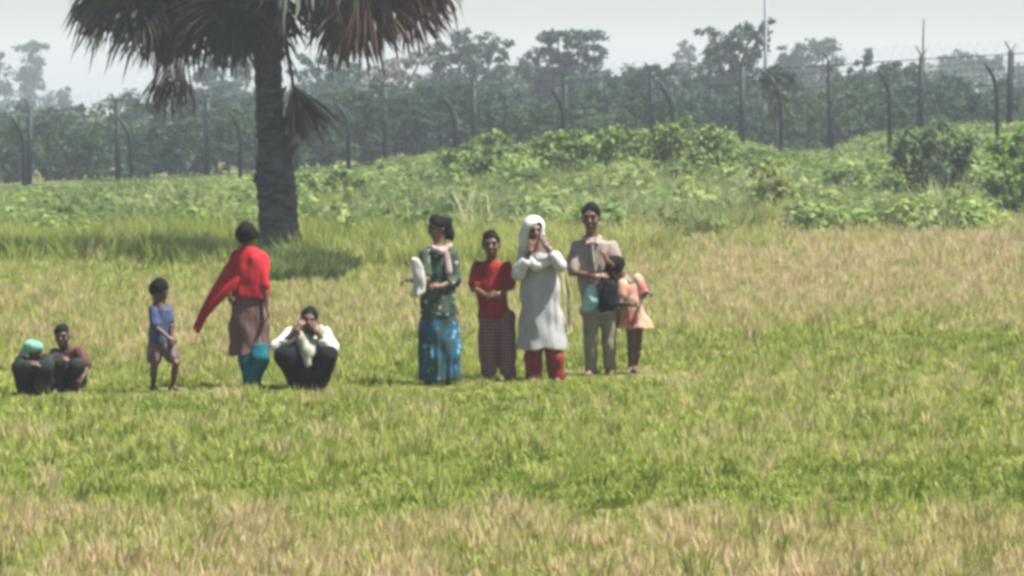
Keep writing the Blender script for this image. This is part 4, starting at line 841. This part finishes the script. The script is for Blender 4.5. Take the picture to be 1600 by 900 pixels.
# --- woman with patterned top and blue skirt, seen from the side
def blue_skirt_woman():
    p = Fig(686, 602, 'woman in dark patterned top and long blue flowered skirt'); J = p.J
    p.head(J(684, 356, 0), (-.8, -.45, -.2), size=1.05, neck=J(686, 386), hair='long', face=True)
    x = J(684, 0)[0]; p.torso([(J(0, 384)[2], x, 0, .06, .06), (J(0, 394)[2], x, 0, .15, .09), (J(0, 430)[2], x, 0, .15, .11), (J(0, 465)[2], x, 0, .13, .10), (J(0, 500)[2], x, 0, .16, .13)])
    sl, sr = J(664, 398, -.06), J(706, 398, .03); el, er = J(667, 436, -.16), J(712, 438, -.02); wl, wr_ = J(646, 437, -.24), J(690, 446, -.17)
    p.arm(sl, el, wl, .95); p.arm(sr, er, wr_, .95); p.hand(wl, (-1, -.25, .0), (.1, -.1, -1), .9, .55, 1); p.hand(wr_, (-1, -.3, .1), (0, .5, -.7), .9, .5, -1)
    for a, b, c, d in ((J(676, 505), J(674, 550, -.02), J(677, 594), (-.6, -.8, 0)), (J(695, 505), J(698, 550, .02), J(697, 594), (-.4, -.9, 0))): p.leg(a, b, c, .92); p.foot(c, d, .9)
    p.finish(); S = Shape()
    S.loft([(J(0, 492)[2], J(684, 0)[0], 0, .185, .15), (J(0, 460)[2], x, 0, .165, .125), (J(0, 430)[2], x, 0, .175, .125), (J(0, 396)[2], x, 0, .165, .10), (J(0, 386)[2], x, 0, .10, .07)], .03, 8, .08)
    S.cap(sl, sl * .2 + el * .8, .062, .06, .02); S.chain([sr, er, er * .6 + wr_ * .4], [.065, .062, .055], .02); S.clip(J(0, 494), (0, 0, -1))
    p.add('blouse', S, cloth('blouse_dark_pattern', (0.018, 0.034, 0.03), (0.05, 0.07, 0.045), 13, kind='floral', c3=(0.30, 0.33, 0.28)), wr=.005)
    S = Shape(); S.loft([(J(0, 594)[2], J(687, 0)[0], 0, .195, .17), (J(0, 560)[2], J(687, 0)[0], 0, .205, .17), (J(0, 520)[2], J(686, 0)[0], 0, .195, .15), (J(0, 484)[2], J(684, 0)[0], 0, .165, .13)], .01, 11, .10, 1)
    p.add('skirt', S, cloth('skirt_blue_flowers', (0.015, 0.08, 0.15), (0.03, 0.055, 0.05), 12, kind='floral', c3=(0.14, 0.28, 0.34)), wr=.007)
    S = Shape(); S.chain([J(678, 388, -.09), J(688, 391, -.11), J(700, 386, -.05), J(703, 384, .03)], [.024, .028, .03, .026], .03); S.cap(J(700, 394, -.10), J(702, 424, -.13), .022, .024, .03, .5)
    p.add('scarf', S, cloth('scarf_pink_white', (0.42, 0.40, 0.37), (0.34, 0.20, 0.19), 6), wr=.006)
    sheet_r = empty('white_cloth', p.root.location + Vector(J(650, 437, -.27)))
    o = lambda a, b, c=0: J(a, b, c) - J(650, 437, 0)
    S = Shape(); S.loft([(o(0, 462)[2], o(654, 0)[0], -.02, .07, .05), (o(0, 445)[2], o(655, 0)[0], -.02, .06, .05), (o(0, 428)[2], o(655, 0)[0], -.01, .055, .05), (o(0, 415)[2], o(652, 0)[0], -.01, .06, .04), (o(0, 404)[2], o(650, 0)[0], -.01, .03, .025)], .02, 7, .2, 1); S.clip(o(654, 459), (.5, 0, -1))
    link('cloth_bunch', S.mesh('cloth_bunch', .008, .008, 22, 5), cloth('cloth_white', (0.46, 0.45, 0.41), (0.33, 0.32, 0.30)), sheet_r)
    tag(sheet_r, 'crumpled white cloth in the hand of the blue skirt woman', 'cloth')
blue_skirt_woman()
# --- woman in red with scarf blown out behind
def red_shawl_woman():
    p = Fig(392, 608, 'woman in red shawl facing away, its pointed end blown out to the left'); J = p.J
    p.head(J(388, 372, 0), (.55, .8, -.1), size=1.05, neck=J(389, 394), hair='thick', face=False)
    x = J(390, 0)[0]; p.torso([(J(0, 394)[2], x, 0, .06, .06), (J(0, 404)[2], x, 0, .15, .09), (J(0, 440)[2], x, 0, .14, .10), (J(0, 475)[2], x, 0, .13, .1), (J(0, 520)[2], J(389, 0)[0], 0, .16, .12)])
    sl, sr = J(370, 405, .02), J(409, 405, -.03); el, er = J(362, 438, .05), J(415, 445, -.08); wl, wr_ = J(360, 462, -.10), J(419, 482, -.10)
    p.arm(sl, el, wl, .9); p.arm(sr, er, wr_, .92); p.hand(wl, (0, -.8, -.5), (1, 0, 0), .85, .8, 1); p.hand(wr_, (.15, -.1, -1), (-1, -.3, 0), .88, .5, -1)
    for a, b, c, d in ((J(382, 520), J(386, 562, -.05), J(391, 600, .02), (.4, -.9, 0)), (J(400, 520, -.02), J(406, 560, -.10), J(398, 602, -.08), (.75, -.6, 0))): p.leg(a, b, c, .9); p.foot(c, d, .9)
    p.finish(); S = Shape()
    S.loft([(J(0, 556)[2], J(388, 0)[0], 0, .175, .15), (J(0, 510)[2], J(388, 0)[0], 0, .18, .14), (J(0, 465)[2], J(388, 0)[0], 0, .165, .12), (J(0, 440)[2], x, 0, .15, .11), (J(0, 404)[2], x, 0, .15, .09)], .03, 10, .09)
    p.add('tunic', S, cloth('tunic_mauve_brown', (0.15, 0.085, 0.075), (0.10, 0.058, 0.055), 9), wr=.007)
    S = Shape(); S.loft([(J(0, 466)[2], J(390, 0)[0], 0, .185, .14), (J(0, 440)[2], J(389, 0)[0], 0, .19, .14), (J(0, 404)[2], J(390, 0)[0], 0, .175, .115), (J(0, 387)[2], J(389, 0)[0], 0, .085, .08)], .03, 9, .09)
    S.cap(sl, el, .065, .07, .03); S.cap(sr, er, .065, .062, .03); S.clip(J(0, 468), (-.1, 0, -1))
    red = cloth('shawl_red', (0.42, 0.03, 0.035), (0.30, 0.02, 0.025), 5); p.add('shawl', S, red, wr=.009)
    sheet('shawl_tail', [[J(372, 392, .04), J(376, 408, -.05), J(378, 430, -.10), J(370, 452, -.13)], [J(352, 418, .06), J(356, 432, -.04), J(357, 450, -.1), J(350, 468, -.12)], [J(334, 448, .05), J(337, 458, -.02), J(338, 470, -.06), J(334, 482, -.08)], [J(318, 480, .03), J(320, 485, 0), J(321, 491, -.03), J(320, 498, -.04)], [J(304, 516, .01), J(305, 518, 0), J(306, 520, -.01), J(308, 523, -.02)]], red, p.root, .016)
    S = Shape(); S.chain([J(383, 520), J(387, 562, -.05), J(391, 598, .02)], [.10, .085, .065], .01); S.chain([J(400, 520, -.02), J(407, 560, -.10), J(398, 600, -.08)], [.09, .088, .06], .02); S.clip(J(0, 604), (0, 0, -1)); S.clip(J(0, 538), (0, 0, 1))
    p.add('trousers', S, cloth('trousers_teal', (0.015, 0.13, 0.15), (0.01, 0.085, 0.11)), wr=.006, wf=20)
red_shawl_woman()
# --- small boy walking to the right
def small_boy():
    p = Fig(254, 613, 'small boy in blue grey shirt and shorts standing alone', dark=True); J = p.J; z = .68
    p.head(J(250, 457, 0), (.75, -.55, -.35), size=.92, neck=J(249, 476), hair='thick', face=True)
    p.body.chain([J(249, 476), J(250, 485), J(251, 510), J(250, 535)], [.045, .085, .08, .085], .03, .85)
    sl, sr = J(239, 484, -.05), J(263, 483, .03); el, er = J(244, 510, -.10), J(268, 510, -.02); wl, wr_ = J(265, 527, -.14), J(270, 530, -.08)
    p.arm(sl, el, wl, .68); p.arm(sr, er, wr_, .68); p.hand(wl, (1, -.2, -.4), (0, .5, -.8), .66, .5, 1); p.hand(wr_, (.2, -.5, -.9), (-1, 0, 0), .66, .6, -1)
    p.leg(J(244, 540), J(241, 575, -.03), J(239, 604, .03), z); p.foot(J(239, 604, .03), (.6, -.8, 0), .72); p.leg(J(260, 540), J(276, 568, -.10), J(270, 604, -.02), z); p.foot(J(270, 604, -.02), (.75, -.6, 0), .72)
    p.finish(); S = Shape(); S.loft([(J(0, 538)[2], J(251, 0)[0], 0, .105, .09), (J(0, 510)[2], J(251, 0)[0], 0, .10, .088), (J(0, 484)[2], J(251, 0)[0], 0, .105, .08), (J(0, 477)[2], J(250, 0)[0], 0, .06, .05)], .03, 7, .07)
    S.cap(sl, sl * .2 + el * .8, .045, .047, .02); S.cap(sr, sr * .3 + er * .7, .045, .046, .02); p.add('shirt', S, cloth('shirt_blue_grey', (0.035, 0.055, 0.12), (0.09, 0.10, 0.155), 9), .008, wr=.005)
    S = Shape(); S.cap(J(244, 540), J(242, 560, -.02), .078, .07, .02); S.cap(J(259, 540), J(268, 557, -.06), .078, .072, .02); S.clip(J(0, 533), (0, 0, 1)); p.add('shorts', S, cloth('shorts_dusty', (0.10, 0.06, 0.06), (0.18, 0.13, 0.125)), .008, wr=.004)
small_boy()
# --- squatting man with white shirt and cream scarf, hands at his face
def squatting_man():
    p = Fig(480, 609, 'squatting man in white shirt and dark cloth, hands to his face'); J = p.J
    p.head(J(483, 497, -.12), (.1, -1, -.15), (.15, 0, 1), 1.0, J(481, 520, -.02), 'short')
    p.body.chain([J(481, 522, -.02), J(480, 545, .05), J(479, 585, .16)], [.07, .14, .15], .04, .75)
    sl, sr = J(457, 522, -.02), J(504, 523, -.02); el, er = J(437, 539, -.20), J(515, 541, -.18); wl, wr_ = J(466, 512, -.30), J(496, 514, -.28)
    p.arm(sl, el, wl); p.arm(sr, er, wr_); p.hand(wl, (.5, .3, .9), (.2, 1, 0), .92, .6, 1); p.hand(wr_, (-.4, .3, .9), (-.2, 1, 0), .92, .6, -1)
    for hp, kn, an, d in ((J(468, 588, .14), J(447, 549, -.26), J(464, 600, -.12), (-.2, -1, 0)), (J(492, 588, .14), J(511, 552, -.26), J(496, 600, -.12), (.2, -1, 0))): p.leg(hp, kn, an, .95); p.foot(an, d, .9)
    p.finish(); S = Shape(); S.chain([J(481, 524, -.02), J(480, 545, .05), J(479, 575, .14)], [.10, .165, .16], .04, .8); S.chain([sl, el, el * .35 + wl * .65], [.085, .068, .055], .03); S.chain([sr, er, er * .35 + wr_ * .65], [.095, .08, .06], .03); S.clip(J(481, 512), (0, -.3, 1))
    p.add('shirt', S, cloth('shirt_white', (0.60, 0.58, 0.54), (0.50, 0.48, 0.45), 7), wr=.007)
    S = Shape(); S.chain([J(470, 590, .12), J(447, 550, -.25), J(464, 596, -.13)], [.13, .10, .085], .03); S.chain([J(492, 590, .12), J(511, 553, -.25), J(496, 596, -.13)], [.13, .10, .085], .03); S.chain([J(452, 560, -.2), J(479, 582, -.14), J(507, 562, -.2)], [.08, .10, .08], .06); S.clip(J(0, 606), (0, 0, -1))
    p.add('lungi', S, cloth('lungi_black', (0.009, 0.01, 0.01), (0.016, 0.016, 0.017)), wr=.008)
    S = Shape(); S.chain([J(466, 516, -.12), J(473, 526, -.22), J(481, 545, -.28), J(485, 564, -.30)], [.035, .045, .05, .03], .03); S.chain([J(499, 518, -.12), J(494, 532, -.22), J(488, 550, -.28)], [.032, .04, .04], .03)
    S.chain([J(458, 522, -.10), J(466, 514, -.12), J(481, 511, .04), J(499, 515, -.10), J(508, 524, -.08)], [.05, .06, .06, .06, .05], .03)
    p.add('scarf', S, cloth('scarf_cream', (0.36, 0.36, 0.28), (0.25, 0.26, 0.20)), wr=.008)
squatting_man()
# --- two children crouching at the far left
def crouching_child():
    p = Fig(106, 607, 'crouching child in maroon brown shirt, elbows on the knees, face to the camera', dark=True); J = p.J
    p.head(J(99, 519, -.10), (-.1, -1, -.1), size=.96, neck=J(103, 541, -.02), hair='short')
    p.body.chain([J(104, 542, -.02), J(108, 558, .04), J(112, 588, .12)], [.055, .105, .115], .04, .8)
    sl, sr = J(90, 545, -.04), J(122, 543, -.02); el, er = J(84, 565, -.20), J(138, 567, -.10); wl, wr_ = J(96, 556, -.28), J(132, 582, -.24)
    p.arm(sl, el, wl, .75); p.arm(sr, er, wr_, .75); p.hand(wl, (.8, -.2, .3), (0, .8, -.5), .75, .6, 1); p.hand(wr_, (-.5, -.4, -.6), (0, .5, -1), .75, .6, -1)
    p.leg(J(103, 590, .10), J(91, 556, -.24), J(92, 599, -.15), .78); p.foot(J(92, 599, -.15), (-.2, -1, 0), .8); p.leg(J(118, 590, .10), J(124, 562, -.22), J(124, 599, -.14), .78); p.foot(J(124, 599, -.14), (.3, -1, 0), .8)
    p.finish(); S = Shape(); S.chain([J(104, 545, -.02), J(108, 560, .04), J(112, 584, .12)], [.085, .125, .125], .04, .85); S.cap(sl, sl * .3 + el * .7, .06, .06, .03); S.cap(sr, sr * .2 + er * .8, .06, .06, .03); S.clip(J(101, 536), (-.1, -.2, 1))
    p.add('shirt', S, cloth('shirt_maroon_brown', (0.085, 0.03, 0.03), (0.12, 0.07, 0.045), 7), wr=.006)
    S = Shape(); S.chain([J(103, 590, .10), J(91, 557, -.24), J(92, 594, -.15)], [.10, .085, .06], .02); S.chain([J(118, 590, .10), J(123, 564, -.22), J(123, 594, -.14)], [.10, .08, .06], .02)
    p.add('trousers', S, cloth('trousers_charcoal', (0.018, 0.02, 0.019), (0.035, 0.036, 0.034)), wr=.005)
crouching_child()
def bowed_child():
    p = Fig(54, 612, 'crouching child with pale mint cap, head bowed on folded arms', dark=True); J = p.J
    p.head(J(57, 539, -.16), (-.1, -.9, -.75), (0, -.6, 1), .92, J(56, 556, .0), None, face=False)
    p.body.chain([J(56, 556, 0), J(55, 568, .05), J(56, 594, .12)], [.055, .115, .12], .04, .8)
    sl, sr = J(37, 558, -.02), J(73, 558, -.02); el, er = J(34, 566, -.24), J(77, 566, -.24); wl, wr_ = J(54, 560, -.32), J(60, 558, -.30)
    p.arm(sl, el, wl, .78); p.arm(sr, er, wr_, .78); p.hand(wl, (1, -.05, 0), (0, .6, -.8), .75, .5, 1); p.hand(wr_, (-1, -.05, 0), (0, .6, -.8), .75, .5, -1)
    p.leg(J(46, 596, .10), J(36, 566, -.25), J(39, 603, -.14), .8); p.foot(J(39, 603, -.14), (-.3, -1, 0), .8); p.leg(J(64, 596, .10), J(72, 566, -.25), J(67, 603, -.14), .8); p.foot(J(67, 603, -.14), (.3, -1, 0), .8)
    p.finish(); S = Shape(); S.chain([J(56, 558, 0), J(55, 570, .05), J(56, 590, .12)], [.09, .135, .135], .04, .85); S.chain([sl, el, el * .4 + wl * .6], [.07, .062, .055], .03); S.chain([sr, er, er * .4 + wr_ * .6], [.07, .062, .055], .03)
    p.add('shirt', S, cloth('shirt_dark_grey', (0.018, 0.021, 0.02), (0.035, 0.04, 0.037), 7), wr=.006)
    S = Shape(); S.chain([J(46, 596, .10), J(36, 567, -.25), J(38, 600, -.14)], [.11, .09, .065], .02); S.chain([J(64, 596, .10), J(72, 567, -.25), J(68, 600, -.14)], [.11, .09, .065], .02)
    p.add('trousers', S, cloth('trousers_black_green', (0.012, 0.016, 0.014), (0.025, 0.03, 0.027)), wr=.005)
    S = Shape(); c = J(57, 537, -.17); S.ell(c + [-.01, -.01, .02], (.092, .105, .065), .01); S.chain([c + [-.05, 0, 0], c + [-.10, .03, -.05], c + [-.13, .06, -.09]], [.06, .05, .03], .03); S.clip(c + [0, 0, -.05], (0, .3, -1)); p.add('cap', S, cloth('cap_mint', (0.26, 0.46, 0.37), (0.13, 0.27, 0.22)), .0085, wr=.003)
bowed_child()
# ------------------------------------------------------------------ haze
hz = bmesh.new(); bmesh.ops.create_cube(hz, size=1.0); me = bpy.data.meshes.new('haze'); hz.to_mesh(me); hz.free()
hm = bpy.data.materials.new('haze_air'); hm.use_nodes = True; nt = hm.node_tree; nt.nodes.remove(nt.nodes['Principled BSDF'])
pv = nt.nodes.new('ShaderNodeVolumePrincipled'); pv.inputs['Color'].default_value = (0.80, 0.86, 0.985, 1); pv.inputs['Density'].default_value = 0.00052; pv.inputs['Anisotropy'].default_value = 0.0
nt.links.new(pv.outputs[0], nt.nodes['Material Output'].inputs['Volume'])
hz = link('haze', me, hm); hz.scale = (2400, 1800, 22); hz.location = (0, 700, 7.5 + 2); tag(hz, 'thin pale midday haze', kind='stuff')
